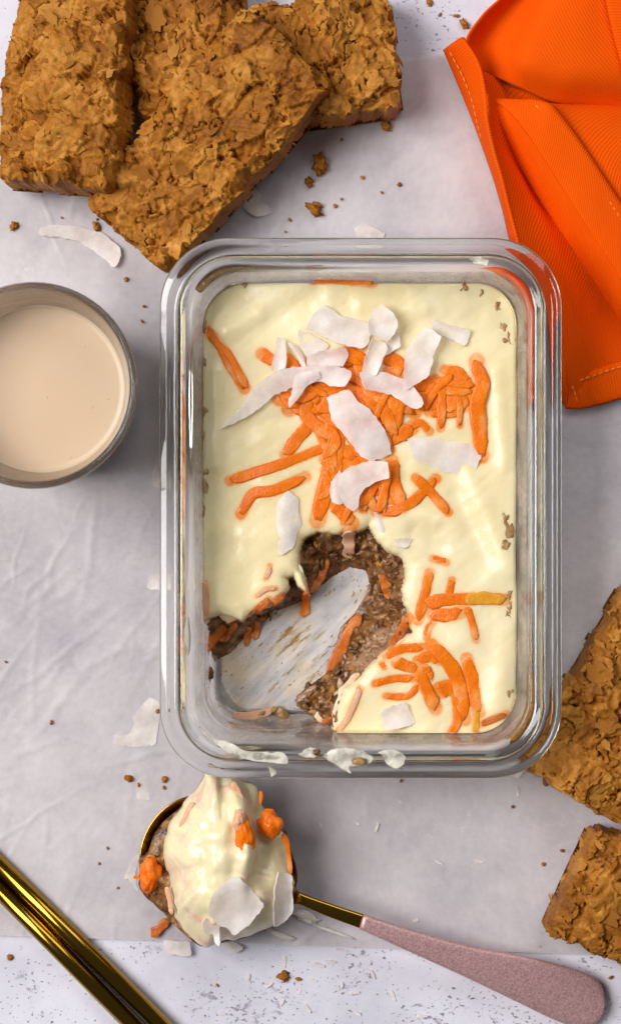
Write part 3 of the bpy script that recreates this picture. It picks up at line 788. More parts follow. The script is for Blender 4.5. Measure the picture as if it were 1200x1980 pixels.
# ------------------------------------------------------------------ carrot shreds
stain_glow = np.zeros(AX.shape)  # staining and translucent glow round the carrots, painted into the cream colour
def zsurf(x, y):
    """height of whatever the dessert shows at a world point, mm"""
    d = lookup(dcav_n, x, y)
    return lookup(zc, x, y) if d > 0 else max(lookup(zb, x, y), 4.2)
def shred(pts, wpx, label, group=None, m='carrot', lift=0.0, thick=None, zfix=None, seed=0, flat=False):
    q = crom(pts, 22)
    rn = random.Random(int(pts[0][0] * 7 + pts[0][1]) + seed)
    path = []
    for (px, py) in q:
        z = 23.5 if zfix is None else zfix
        c = P(px, py, z * MM)
        if zfix is None:
            z = zsurf(c.x, c.y); c = P(px, py, z * MM); z = zsurf(c.x, c.y); c = P(px, py, z * MM)
        path.append((c.x, c.y, (z + (lift * 0.62 - 0.20 if zfix is None else 0)) * MM))
    path = np.array(path)
    if zfix is None:
        for (x_, y_, _z) in path:
            w0 = wpx * 0.5 * PX; j0 = int((x_ - ax[0]) / g); i0 = int((y_ - ay[0]) / g); K = int((w0 + .0035) / g)
            sl = (slice(max(i0 - K, 0), max(i0 + K, 0)), slice(max(j0 - K, 0), max(j0 + K, 0)))
            dd = np.hypot(AX[sl] - x_, AY[sl] - y_) - w0 * 0.9
            stain_glow[sl] = np.maximum(stain_glow[sl], 1.0 * np.exp(-np.clip(dd, 0, None) / 0.00075))
    zz = path[:, 2].copy()
    for _ in range(3): zz[1:-1] = np.maximum(zz[1:-1], 0.5 * (zz[:-2] + zz[2:])) * .5 + .25 * (zz[:-2] + zz[2:])
    path[:, 2] = zz
    hw = wpx * 0.5 * PX * 0.98; n = 12
    hz = (0.00034 + 0.00016 * rn.random()) if thick is None else hw * thick
    V = []; F = []
    tn = np.gradient(path, axis=0); tn /= np.linalg.norm(tn, axis=1)[:, None] + 1e-9
    skew0, skew1 = rn.uniform(-0.4, 0.4), rn.uniform(-0.4, 0.4)
    for i in range(len(path)):
        t = i / (len(path) - 1)
        env = min(1, (0.5 + 6 * t), (0.36 + 4.5 * (1 - t))) * (0.95 + 0.25 * mnoise.noise((t * 3, seed + pts[0][0], 0.3)))
        side = np.cross(tn[i], (0, 0, 1)); side /= np.linalg.norm(side) + 1e-9
        up = np.cross(side, tn[i])
        tw = 0.16 * mnoise.noise((t * 2.2, pts[0][1], 2.0))
        sh = (skew0 * max(0, 1 - t * 6) + skew1 * max(0, 1 - (1 - t) * 6)) * hw     # slanted cut ends
        for k in range(n):
            a = 2 * math.pi * k / n
            ca, sa = math.cos(a), math.sin(a)
            ca = math.copysign(abs(ca) ** 0.62, ca); sa = math.copysign(abs(sa) ** 0.62, sa)
            u = ca * hw * env * (1 + 0.22 * mnoise.noise((t * 7, k * 0.45, pts[0][0])) + 0.10 * mnoise.noise((t * 14, ca * 2, pts[0][1])))
            v = sa * hz * min(1, env * 1.4) * (1 + 0.35 * mnoise.noise((t * 6, k * 0.7, pts[0][1]))) - 0.25 * hz * (1 - ca * ca)
            u, v = u * math.cos(tw) - v * math.sin(tw), u * math.sin(tw) + v * math.cos(tw)
            V.append(path[i] + side * u + up * v + tn[i] * sh * ca)
    for i in range(len(path) - 1):
        for k in range(n):
            j = (k + 1) % n; F.append((i * n + k, (i + 1) * n + k, (i + 1) * n + j, i * n + j))
    F.append(tuple(range(n))); F.append(tuple((len(path) - 1) * n + k for k in range(n))[::-1])
    o = mk('carrot_shred', V, F, M[m])
    tag(o, label, 'carrot shred', group)
    return o
HEAP = ('carrot shred in the tangled middle of the heap, around the largest coconut flake', 'carrot heap in the middle of the cream')
def heap(pts, w, lift=0.5, m='carrot'):
    mx, my = np.mean(pts, axis=0)
    if mx > 790: lb, gr = 'carrot shred in the right arm of the heap, beside the long upright shred', 'carrot shreds in the right arm of the heap'
    elif my > 855: lb, gr = 'carrot shred in the lower end of the heap, above the scooped hollow', 'carrot shreds in the lower end of the heap'
    elif my < 735: lb, gr = 'carrot shred at the top of the heap, among the small coconut flakes', 'carrot shreds at the top of the heap'
    elif mx < 640: lb, gr = 'carrot shred in the left part of the heap, below the longest coconut flake', 'carrot shreds in the left part of the heap'
    else: lb, gr = HEAP
    shred(pts, w * 1.1, lb, gr, m, lift)
shred([(606, 542), (640, 540), (690, 545), (721, 548)], 17, 'carrot shred lying along the top glass wall of the dish', lift=0.6)
shred([(401, 638), (425, 668), (447, 710), (473, 752)], 20, 'long carrot shred near the upper left corner of the cream', lift=0.3)
shred([(434, 674), (452, 702), (477, 750)], 15, 'shorter carrot strand beside the long shred in the upper left corner', lift=0.9)
shred([(506, 684), (522, 694), (545, 704)], 24, 'short carrot end left of the upright coconut flake', lift=0.3)
heap([(540, 770), (585, 775), (640, 765), (690, 745)], 28, 0.3)
heap([(560, 742), (610, 716), (660, 690), (690, 676)], 28, 0.5)
heap([(655, 700), (690, 690), (705, 740)], 30, 0.9)
heap([(740, 690), (765, 700), (776, 722)], 26, 0.4)
heap([(560, 790), (610, 785), (650, 810), (690, 850)], 30, 0.6)
heap([(610, 740), (680, 760), (740, 770), (800, 795)], 30, 1.0)
heap([(690, 790), (720, 830), (740, 860)], 32, 0.7)
heap([(770, 770), (760, 810), (735, 850)], 32, 1.2)
heap([(720, 770), (745, 800), (762, 840)], 24, 1.6)
heap([(700, 730), (740, 745), (775, 760)], 26, 0.8)
heap([(740, 852), (770, 842), (797, 826)], 26, 0.5)
heap([(620, 800), (645, 770), (690, 760)], 28, 1.4)
heap([(600, 770), (590, 800), (620, 830), (650, 845)], 24, 0.9)
heap([(800, 742), (850, 745), (908, 752)], 30, 0.8)
heap([(800, 770), (840, 778), (905, 774)], 34, 0.5)
heap([(830, 795), (865, 798), (900, 785)], 22, 0.3)
heap([(860, 716), (886, 722), (906, 750)], 20, 0.5)
rh = random.Random(21)
for k in range(52):
    hx, hy = rh.choice([(600, 760), (650, 780), (700, 810), (740, 770), (690, 750), (650, 720), (840, 765), (880, 765), (640, 860), (640, 930), (730, 820), (720, 950)])
    hx += rh.gauss(0, 14); hy += rh.gauss(0, 12); a_ = rh.gauss(0.3, 0.7) if hy < 840 else rh.gauss(1.7, 0.3); l_ = rh.uniform(26, 52); bn = rh.gauss(0, 9)
    ca_, sa_ = math.cos(a_), math.sin(a_)
    heap([(hx - ca_ * l_, hy - sa_ * l_), (hx - sa_ * bn, hy + ca_ * bn), (hx + ca_ * l_, hy + sa_ * l_)], rh.uniform(11, 19), rh.uniform(0.2, 2.2))
shred([(921, 698), (922, 712), (932, 740), (922, 780), (926, 830), (930, 882)], 30, 'long upright carrot shred at the right end of the heap', lift=1.0)
heap([(792, 825), (812, 818), (830, 834)], 15, 0.0)
heap([(553, 880), (572, 852), (600, 820)], 23, 0.3)
shred([(445, 929), (500, 912), (567, 889), (645, 858)], 21, 'long straight carrot shred pointing left from the heap', lift=0.3)
shred([(466, 994), (490, 955), (530, 948), (590, 922)], 22, 'bent carrot shred below the long straight one on the left', lift=0.3)
heap([(650, 815), (648, 880), (628, 945), (614, 1006)], 30, 0.6)
heap([(645, 972), (662, 990), (680, 1012)], 26, 0.2)
heap([(680, 850), (705, 890), (720, 905)], 18, 0.6)
heap([(660, 870), (690, 885), (640, 910)], 24, 0.3)
heap([(758, 892), (760, 933), (778, 980)], 24, 0.5)
heap([(690, 960), (735, 945), (768, 975)], 26, 0.2)
shred([(738, 992), (766, 986), (800, 968), (842, 926)], 20, 'carrot shred with a yellow tip forming one arm of the cross', lift=0.5)
shred([(803, 924), (830, 950), (866, 990)], 18, 'tapered carrot shred crossing the other below the square coconut flake', lift=0.9)
shred([(836, 1080), (848, 1083), (862, 1088)], 14, 'tiny carrot end sunk in the cream right of the hollow', lift=0.0)
RS = ('carrot shred in the small bunch right of the scooped hollow', 'carrot bunch at the right glass wall')
shred([(830, 1108), (821, 1150), (808, 1200)], 20, RS[0], RS[1], lift=0.3)
shred([(822, 1168), (860, 1160), (915, 1158)], 24, RS[0], RS[1], lift=0.6)
shred([(898, 1160), (935, 1157), (976, 1160)], 22, 'yellow carrot strip reaching the right glass wall', m='carrot_yellow', lift=0.8)
shred([(835, 1186), (860, 1190), (890, 1184)], 26, RS[0], RS[1], lift=0.2)
shred([(873, 1122), (869, 1140), (866, 1158)], 14, RS[0], RS[1], lift=0.3)
shred([(901, 1174), (911, 1200), (920, 1237)], 14, 'thin carrot shred hanging below the yellow strip', lift=0.3)
shred([(838, 1200), (828, 1215), (824, 1232)], 14, RS[0], RS[1], lift=-0.2)
LB = ('carrot shred in the lower heap near the bottom right corner', 'carrot heap in the lower right of the cream')
for pts, wd_, li in [([(748, 1272), (776, 1256), (815, 1252)], 18, .3), ([(765, 1280), (785, 1288), (805, 1293)], 22, .2), ([(833, 1248), (862, 1275), (885, 1318), (898, 1390)], 28, .6),
                     ([(808, 1278), (828, 1270), (850, 1276)], 22, .3), ([(812, 1304), (828, 1340), (842, 1370)], 26, .5), ([(848, 1336), (868, 1330), (890, 1336)], 34, .3), ([(880, 1345), (884, 1393), (871, 1419)], 18, .4),
                     ([(725, 1322), (765, 1312), (800, 1312)], 15, .1), ([(745, 1346), (787, 1346), (808, 1326)], 13, .2), ([(820, 1290), (828, 1300), (830, 1312)], 16, .4)]:
    shred(pts, wd_, LB[0], LB[1], lift=li)
shred([(902, 1274), (914, 1325), (924, 1378)], 25, 'straight carrot shred at the right edge of the lower heap', lift=0.6)
shred([(922, 1374), (920, 1395), (919, 1413)], 12, 'short yellow carrot strip below the lower heap', m='carrot_yellow', lift=0.4)
shred([(930, 1400), (952, 1391), (977, 1380)], 14, 'dull carrot shred against the glass in the bottom right corner', m='carrot_dark', lift=0.3)
shred([(696, 1330), (688, 1355), (672, 1390), (652, 1416)], 12, 'carrot streak along the cream edge at the bottom of the hollow', m='carrot_pale', lift=0.4)
shred([(737, 1282), (742, 1290)], 11, 'tiny carrot fragment at the lower cream edge of the hollow', lift=0.2)
HW = ('crumb coated carrot shred in the scooped hollow', 'carrot shreds in the scooped hollow')
shred([(694, 1188), (664, 1248), (634, 1302)], 25, 'big carrot shred lying across the bare glass of the hollow', m='carrot_dark', lift=1.4)
shred([(788, 1192), (775, 1222), (754, 1248)], 20, HW[0], HW[1], 'carrot_dark', 0.6)
shred([(738, 1112), (745, 1135), (750, 1158)], 16, HW[0], HW[1], 'carrot_dark', 0.8)
shred([(592, 1146), (590, 1165), (588, 1192)], 18, 'stubby orange carrot shred under the pointed cream tip', lift=1.6)
shred([(630, 1082), (618, 1110), (600, 1142)], 24, HW[0], HW[1], 'carrot_dark', 1.4)
shred([(673, 1028), (674, 1055), (672, 1082)], 27, 'cream coated carrot piece at the top of the hollow', m='carrot_pale', lift=1.0)
shred([(482, 1212), (478, 1230), (476, 1250)], 13, HW[0], HW[1], 'carrot_dark', 1.0)
shred([(498, 1200), (496, 1215), (490, 1236)], 16, HW[0], HW[1], 'carrot_dark', 1.0)
shred([(546, 1152), (535, 1160), (523, 1172)], 14, HW[0], HW[1], 'carrot_dark', 1.0)
shred([(520, 1160), (505, 1172), (490, 1186)], 15, HW[0], HW[1], 'carrot_dark', 0.8)
shred([(432, 1206), (415, 1228), (388, 1262)], 26, HW[0], HW[1], 'carrot_dark', 0.8)
shred([(455, 1205), (440, 1222), (425, 1240)], 20, HW[0], HW[1], 'carrot_dark', 0.8)
shred([(449, 1384), (487, 1384), (528, 1374)], 17, 'thin carrot shred on the bare glass at the lower left', zfix=5.6, m='carrot_pale')
shred([(440, 1404), (450, 1412), (464, 1418)], 20, 'small carrot chunk stuck to the glass in the bottom left corner', zfix=9, m='carrot_pale')
shred([(497, 1152), (515, 1140), (534, 1138)], 9, HW[0], HW[1], 'carrot_pale', 0.5)
shred([(514, 1118), (520, 1106), (522, 1094)], 9, 'carrot sliver sunk in the cream left of the pointed tip', m='carrot_pale', lift=0.3)
shred([(394, 1128), (397, 1155), (396, 1184)], 14, 'cream coated carrot streak at the left glass wall', m='carrot_pale', lift=0.1)
shred([(640, 1388), (615, 1402), (590, 1418)], 10, HW[0], HW[1], 'carrot_dark', 1.0)

sv = np.zeros(len(cream_topping.data.vertices)); kk_ = stain_glow[keepc]; sv[:len(kk_)] = kk_
at = cream_topping.data.attributes.new('stain_glow', 'FLOAT', 'POINT'); at.data.foreach_set('value', sv)

# ------------------------------------------------------------------ coconut flakes
def flake(poly, label, lift=0.6, bend=0.0, bax=None, thick=0.42, zfun=None, group=None, name='coconut_flake', seed=0, ztop=24.5, tilt=(0, 0), rough=1.0, curl=True):
    pp = np.vstack([np.array(poly, float), np.array(poly[:1], float)]); cu = np.concatenate([[0], np.cumsum(np.linalg.norm(np.diff(pp, axis=0), axis=1))])
    tt = np.linspace(0, cu[-1], max(22, int(cu[-1] / 7)), endpoint=False)
    ql = np.stack([np.interp(tt, cu, pp[:, 0]), np.interp(tt, cu, pp[:, 1])], -1); qs = crom(poly, len(tt), closed=True)
    q = 0.6 * ql + 0.4 * qs
    rn = random.Random(seed + int(poly[0][0]))
    q = q + np.array([(rn.gauss(0, 0.8 * rough), rn.gauss(0, 0.8 * rough)) for _ in q])
    c0 = q.mean(axis=0)
    xs = [q]; minx, miny = q.min(0); maxx, maxy = q.max(0)
    step = max(6, (maxx - minx) / 12)
    gx, gy = np.meshgrid(np.arange(minx + step / 2, maxx, step), np.arange(miny + step / 2, maxy, step))
    d = sdist(gx, gy, q); ok = d > step * 0.35
    pts = np.vstack([q, np.stack([gx[ok], gy[ok]], -1)])
    n = len(q)
    r = delaunay_2d_cdt([Vector(p) for p in pts], [], [list(range(n))], 1, 1e-6)
    vv = np.array([tuple(p) for p in r[0]]); ff = [tuple(f) for f in r[2]]
    V = []
    zz = []
    for px, py in vv:
        c = P(px, py, ztop * MM)
        zz.append(zfun(c.x, c.y) if zfun else zsurf(c.x, c.y))
    zz = np.array(zz); zz = np.clip(zz, np.percentile(zz, 25), None); zz = 0.35 * zz + 0.65 * np.percentile(zz, 80)
    if bax is None:      # curl across the short axis
        cv_ = np.cov((q - c0).T); ev, evec = np.linalg.eigh(cv_); bax = math.atan2(-evec[1, 0], evec[0, 0])
    ca, sa = math.cos(bax), math.sin(bax)
    um = max(1.5, float(np.abs((vv[:, 0] - c0[0]) * ca - (vv[:, 1] - c0[1]) * sa).max()) * PX / MM)
    curlmm = (1 if int(poly[0][0] + poly[1][1]) % 3 else -1) * (0.7 + 0.22 * min(um, 6))
    for (px, py), z in zip(vv, zz):
        dx, dy = (px - c0[0]) * PX / MM, -(py - c0[1]) * PX / MM
        u = dx * ca + dy * sa
        bq = (curlmm / um ** 2) if curl else bend
        z2 = z + lift + bq * u * u + tilt[0] * dx + tilt[1] * dy + 0.9 * mnoise.noise((dx * .17, dy * .17, seed + poly[0][0] * .1)) + 0.22 * mnoise.noise((dx * .6, dy * .6, seed))
        V.append(P(px, py, z2 * MM))
    # consistent upward winding
    F = []
    for f in ff:
        a, b, c = (V[k] for k in f[:3])
        F.append(f if (b - a).cross(c - a).z > 0 else f[::-1])
    o = mk(name, V, F, M['coconut'])
    solid(o, thick * MM, -1)
    es = o.modifiers.new('split', 'EDGE_SPLIT'); es.split_angle = math.radians(50)
    tag(o, label, name.replace('_', ' ') if name == 'coconut_flake' else 'coconut', group)
    return o
flake([(623, 589), (660, 612), (716, 626), (714, 660), (700, 674), (648, 662), (592, 632)], 'big flat coconut flake at the top of the heap', 0.5)
flake([(578, 638), (606, 650), (637, 667), (628, 677), (596, 690), (580, 668)], 'half sunk coconut flake beside the big flat one', 0.3)
flake([(835, 619), (872, 630), (909, 640), (899, 669), (868, 655), (837, 640)], 'thin see-through coconut flake at the upper right of the cream', 0.2, thick=0.3)
flake([(593, 691), (615, 680), (642, 674), (665, 672), (673, 683), (663, 707), (625, 708), (593, 708)], 'small pinkish coconut flake above the long curved one', 2.0)
flake([(537, 653), (551, 656), (554, 690), (550, 712), (525, 717), (530, 685)], 'narrow coconut flake standing up left of the heap', 2.6, 0.02)
flake([(556, 663), (573, 668), (584, 684), (590, 707), (581, 709), (575, 690), (565, 676)], 'thin curled coconut strip beside the narrow upright flake', 2.4, thick=0.5)
flake([(425, 829), (460, 792), (497, 744), (540, 715), (593, 708), (649, 707), (680, 719), (668, 747), (636, 745), (620, 737), (567, 749), (529, 765), (505, 787), (468, 811)], 'longest coconut flake, curved across the left of the heap', 2.4, 0.0, tilt=(0.06, 0.0))
flake([(572, 723), (600, 718), (617, 719), (619, 731), (593, 747), (580, 765), (567, 781), (557, 789), (556, 779), (564, 758)], 'crooked coconut flake lying over the longest one', 4.6, 0.01)
flake([(769, 640), (773, 669), (745, 688), (738, 690), (747, 665), (755, 655)], 'pale coconut piece tucked under the crumpled flake', 1.8)
flake([(720, 656), (749, 667), (739, 696), (728, 725), (714, 724), (700, 717), (709, 685)], 'ridged coconut flake hanging below the crumpled one', 3.2, -0.03)
flake([(737, 589), (760, 605), (769, 629), (752, 659), (731, 653), (711, 640), (715, 608)], 'crumpled coconut flake at the top right of the heap', 4.2, -0.03, 0.4)
flake([(696, 719), (739, 719), (779, 733), (797, 747), (819, 779), (803, 792), (755, 763), (707, 752)], 'arched pink coconut flake right of the heap middle', 3.0, -0.012, 0.6)
flake([(823, 632), (853, 651), (840, 680), (829, 725), (784, 755), (779, 744), (784, 680), (800, 653)], 'tall leaf-shaped coconut flake at the right of the heap', 3.6, 0.012, 0.5, tilt=(0.0, -0.04))
flake([(632, 768), (652, 760), (673, 753), (691, 775), (715, 792), (744, 832), (757, 877), (715, 892), (690, 875), (671, 848), (641, 813)], 'largest coconut flake in the middle of the heap', 3.0, 0.012, -0.6)
flake([(657, 909), (637, 939), (641, 971), (660, 976), (672, 960), (664, 930)], 'small coconut flake behind the hooked one', 2.2)
flake([(657, 917), (680, 901), (715, 892), (747, 893), (751, 923), (725, 933), (704, 945), (694, 960), (693, 981), (682, 989), (668, 980), (652, 949)], 'hooked coconut flake at the bottom of the heap', 3.4, -0.01, 0.3)
flake([(787, 848), (821, 845), (853, 848), (890, 856), (933, 867), (912, 920), (860, 912), (811, 909)], 'squarish coconut flake on the cream right of centre', 0.9, 0.004)
flake([(556, 949), (577, 965), (576, 990), (584, 1020), (574, 1030), (569, 1056), (540, 1072), (533, 1013), (537, 971)], 'oval coconut flake just left of the scooped hollow', 1.0, 0.006)
flake([(720, 976), (733, 981), (739, 1005), (745, 1029), (728, 1027), (724, 1005)], 'grey coconut sliver at the top edge of the hollow', 0.3)
flake([(763, 1043), (780, 1041), (795, 1043), (787, 1059), (768, 1055)], 'small grey coconut chip sunk in cream right of the hollow', 0.2)
flake([(784, 1359), (795, 1380), (803, 1399), (775, 1408), (748, 1412), (733, 1378), (758, 1366)], 'broad coconut flake covered in cream below the lower heap', 0.4)

# coconut on the table
zpaper = lambda x, y: 0.8
def tflake(poly, label, lift=0.4, thick=0.5, group=None, bend=0.0, bax=0.0):
    flake(poly, label, lift, bend, bax, thick, zfun=zpaper, ztop=1, group=group, curl=False)
tflake([(77, 440), (105, 434), (150, 437), (200, 452), (228, 475), (235, 495), (222, 517), (190, 492), (150, 466), (110, 457), (78, 455)], 'long curved coconut flake on the paper above the glass of milk', 1.2, 0.6, None, 0.003, 0)
tflake([(490, 362), (510, 385), (526, 412), (498, 419), (470, 402), (474, 378)], 'coconut flake poking out beneath the diagonal biscuit', 0.6)
tflake([(685, 440), (705, 433), (742, 450), (735, 470), (690, 468)], 'coconut flake on the paper at the top edge of the dish', 0.4)
tflake([(291, 936), (302, 892), (330, 900), (326, 945), (308, 945)], 'coconut flake half under the left rim, beside the glass of milk', 0.4)
tflake([(288, 1118), (298, 1112), (330, 1112), (330, 1140), (287, 1140)], 'small coconut square half under the left rim of the dish', 0.4)
tflake([(289, 1350), (312, 1360), (306, 1400), (300, 1440), (262, 1444), (221, 1440), (222, 1421), (255, 1417), (262, 1380)], 'pale angular coconut flake at the lower left of the dish', 0.2, 0.25)
tflake([(317, 1818), (345, 1820), (367, 1822), (368, 1850), (340, 1846), (317, 1843)], 'square coconut flake below the spoon on the paper edge', 0.8)
tflake([(432, 1822), (458, 1822), (469, 1835), (455, 1844), (436, 1838)], 'small coconut flake under the front of the scoop', 0.6)
tflake([(978, 1490), (1000, 1470), (1017, 1485), (1000, 1505), (985, 1500)], 'coconut flake below the lower right corner of the dish', 0.6)
tflake([(1021, 1480), (1030, 1478), (1027, 1492)], 'tiny coconut chip touching the right biscuit', 0.4)
tflake([(270, 1652), (262, 1690), (268, 1726), (250, 1700), (241, 1700), (252, 1668)], 'see-through coconut flake left of the spoonful', 0.2, 0.25)
tflake([(268, 1508), (285, 1500), (290, 1545), (264, 1545)], 'faint coconut flake on the paper left of the spoonful', 0.1, 0.2)
rnd = random.Random(12)
for (x, y) in [(1000, 1530), (690, 1592), (712, 1640), (728, 1600), (848, 1668), (802, 1780), (924, 1665), (618, 1590), (660, 1838), (616, 1866), (605, 1895), (595, 1950), (545, 1940), (520, 1905), (580, 1915), (640, 1860), (685, 1920), (720, 1885), (690, 1960), (550, 1860), (815, 1965), (660, 1905), (760, 1925), (480, 1890), (430, 1960), (880, 1562), (770, 1548)]:
    a = rnd.uniform(0, 3.1); l, wd_ = rnd.uniform(5, 12), rnd.uniform(2.2, 3.6)
    ca, sa = math.cos(a), math.sin(a)
    pl = [(x + u * ca - v * sa, y + u * sa + v * ca) for u, v in ((-l, -wd_ * .6), (0, -wd_), (l, -wd_ * .4), (l, wd_ * .5), (0, wd_ * .9), (-l, wd_ * .6))]
    zf = (lambda X, Y: 0.7) if y < 1825 else (lambda X, Y: -0.9)
    flake(pl, 'tiny white coconut shaving scattered in the lower part of the table', 0.3, 0, 0, 0.3, zf, 'tiny coconut shavings', 'coconut_shaving', seed=int(x), ztop=0, rough=0.3, curl=False)

# torn strands of cream along the left lip of the hollow
def strand(poly, z, thick, m, lift=0.0):
    o = flake(poly, 'x', lift, 0, 0, thick, (lambda x, y: z), ztop=z, name='torn_cream', curl=False, rough=2.2)
    o.modifiers.remove(o.modifiers['split']); sb = o.modifiers.new('soft', 'SUBSURF'); sb.levels = 1; sb.render_levels = 2
    o.data.materials[0] = M[m]
    for k_ in ('label', 'category', 'group'):
        if k_ in o: del o[k_]
    o.location = o.location - world_loc(dessert); o.parent = dessert
M['torn'] = m_simple('torn_pink_cream', (0.84, 0.70, 0.50), 0.3, 0.5, 0.3, (0.003, 0.002, 0.0012), 300, 0.4, 0.001, col2=(0.80, 0.44, 0.26), vscale=130)
strand([(386, 1150), (402, 1140), (408, 1170), (404, 1205), (388, 1208)], 20.5, 2.2, 'torn')
strand([(398, 1196), (430, 1174), (480, 1160), (530, 1130), (556, 1126), (548, 1146), (505, 1174), (468, 1200), (440, 1188)], 20.5, 1.6, 'torn')
strand([(420, 1190), (450, 1180), (470, 1197), (440, 1206)], 19, 1.2, 'torn')
strand([(572, 1080), (586, 1100), (595, 1147), (581, 1130), (566, 1106)], 21.5, 1.4, 'cream')
strand([(655, 1330), (690, 1300), (700, 1315), (676, 1352), (660, 1395), (645, 1418), (640, 1385)], 17, 2.0, 'torn')
strand([(760, 1250), (790, 1226), (800, 1234), (770, 1262), (735, 1285), (728, 1276)], 20, 1.6, 'torn')
strand([(612, 1372), (640, 1360), (652, 1376), (630, 1396), (606, 1392)], 7.5, 1.4, 'torn')

# ------------------------------------------------------------------ cream smears on the rim
def smear(px, py, rx, ry, z, h, label, seed, rot=0.0, m='smear'):
    z = zp(z); c = P(px, py, z * MM)
    o = blob('cream_smear', (c.x, c.y, z * MM), (rx * PX * .93, ry * PX * .93, h * MM), M[m], None, seed, 0.38, 0.95, 4, rot)
    tag(o, label, 'smear')
def smear_patch(poly, z, label, thick=0.9, m='thin', seed=0):
    z = zp(z)
    o = flake(poly, label, 0.2, 0, 0, thick, (lambda x, y: z), ztop=z, name='cream_smear', seed=seed, curl=False, rough=1.6)
    o.modifiers.remove(o.modifiers['split']); sb = o.modifiers.new('soft', 'SUBSURF'); sb.levels = 1; sb.render_levels = 2
    o.data.materials[0] = M[m]; tag(o, label, 'smear')
smear_patch([(408, 1429), (437, 1433), (475, 1452), (550, 1456), (556, 1477), (508, 1475), (458, 1467), (425, 1445)], 56.5, 'long thin cream smear on the lower left of the rim', 0.5)
smear_patch([(577, 1458), (600, 1444), (619, 1454), (608, 1467), (587, 1465)], 56.9, 'small round cream dab with a brown spot on the bottom rim', 1.4)
smear_patch([(621, 1460), (654, 1446), (700, 1450), (725, 1467), (708, 1481), (675, 1483), (681, 1498), (658, 1487), (633, 1473)], 57.0, 'largest lumpy cream smear on the bottom rim', 1.6)
smear_patch([(729, 1454), (762, 1449), (785, 1462), (783, 1479), (767, 1487), (746, 1479), (742, 1465)], 56.9, 'smooth white cream drop at the right of the rim smears', 1.3)
smear_patch([(519, 1481), (527, 1485), (537, 1494), (525, 1502)], 49.2, 'tiny cream fleck on the flange below the thin smear', 0.9)
smear_patch([(905, 500), (925, 496), (945, 504), (940, 514), (915, 511)], 56.9, 'cream dab on the rim in the upper right corner', 0.8)
smear(362, 1230, 6, 34, 54.5, 0.6, 'faint cream streak on the left rim of the dish', 37)
c = P(612, 1455, zp(58.2) * MM); o = blob('biscuit_crumb', tuple(c), (.0013, .0011, .0008), M['crumb'], None, 8, .3); tag(o, 'brown crumb stuck in the round cream dab on the rim', 'crumb')
c = P(694, 1472, zp(58.6) * MM); o = blob('biscuit_crumb', tuple(c), (.0026, .0014, .0009), M['film'], None, 18, .3); tag(o, 'tan crumb stuck in the largest cream smear on the rim', 'crumb')

# ------------------------------------------------------------------ glass of milk
def lathe(prof, n=72):
    V = []; F = []
    for r, z in prof:
        for i in range(n):
            a = 2 * math.pi * i / n; V.append((r * math.cos(a), r * math.sin(a), z))
    for k in range(len(prof) - 1):
        for i in range(n):
            j = (i + 1) % n; F.append((k * n + i, k * n + j, (k + 1) * n + j, (k + 1) * n + i))
    F.append(tuple(range(n))[::-1]); F.append(tuple((len(prof) - 1) * n + i for i in range(n)))
    return np.array(V) * MM, F
TC = P(65, 745, 0.073); tc = np.array((TC.x, TC.y, 0.0005))
V, F = lathe([(20, 0.6), (25, 0), (27.5, 1.2), (28.6, 4), (30.2, 20), (32.2, 45), (33.9, 66), (34.2, 71), (34.05, 72.6), (33.5, 73.4), (32.8, 73.6), (32.1, 73.2), (31.7, 72), (31.0, 67), (29.2, 58), (27.6, 46), (26.2, 16), (25.4, 9), (22, 7.2), (12, 6.8)])
o = mk('drinking_glass', V + tc, F, M['tumbler'], origin=tc); tag(o, 'round clear drinking glass at the left edge', 'glass')
V, F = lathe([(11, 6.85), (22, 7.25), (25.4, 9.1), (26.3, 16), (27.7, 46), (28.35, 51.5), (28.45, 52.4), (28.1, 52.0), (27.4, 51.75), (26, 51.65), (18, 51.6), (6, 51.6)])
o = mk('milk', V + tc, F, M['milk'], origin=tc); tag(o, 'pale beige milk filling the round drinking glass', 'milk')

milk = o
rb = random.Random(8)
for k in range(7):
    a = rb.uniform(-1.9, 1.9); rr = rb.uniform(20, 26.4) if k < 5 else rb.uniform(3, 20); r = rb.uniform(.2, .4)
    blob('bubble', (tc[0] + rr * MM * math.cos(a), tc[1] + rr * MM * math.sin(a), tc[2] + (51.75 if rr < 25 else 51.85) * MM), (r * MM, r * MM, r * .6 * MM), M['milk'], milk, k, 0.05, 1, 2)

# ------------------------------------------------------------------ gold straws
def straw(x0, y0, x1, y1, r, label):
    a, b = P(x0, y0, r), P(x1, y1, r); d = (b - a).normalized()
    a = a - d * 0.03; b = b + d * 0.03
    side = d.cross(Vector((0, 0, 1))).normalized(); n = 40; V = []; F = []
    for (p, rr) in ((a, r * .88), (a, r), (b, r), (b, r * .88)):
        for i in range(n):
            t = 2 * math.pi * i / n; V.append(p + side * rr * math.cos(t) + Vector((0, 0, rr * math.sin(t))) + Vector((0, 0, -0.0008)))
    for k in range(4):
        for i in range(n):
            j = (i + 1) % n; F.append((k * n + i, ((k + 1) % 4) * n + i, ((k + 1) % 4) * n + j, k * n + j))
    o = mk('metal_straw', V, F, M['gold'])
    for e in o.data.edges: pass
    o.data.polygons.foreach_set('use_smooth', [i // n in (1, 3) for i in range(4 * n)])
    tag(o, label, 'straw', 'gold straws in the lower left corner')
straw(0, 1674, 312, 1981, .0032, 'upper right one of the two parallel gold metal straws')
straw(0, 1722, 258, 1984, .0032, 'lower left one of the two parallel gold metal straws')

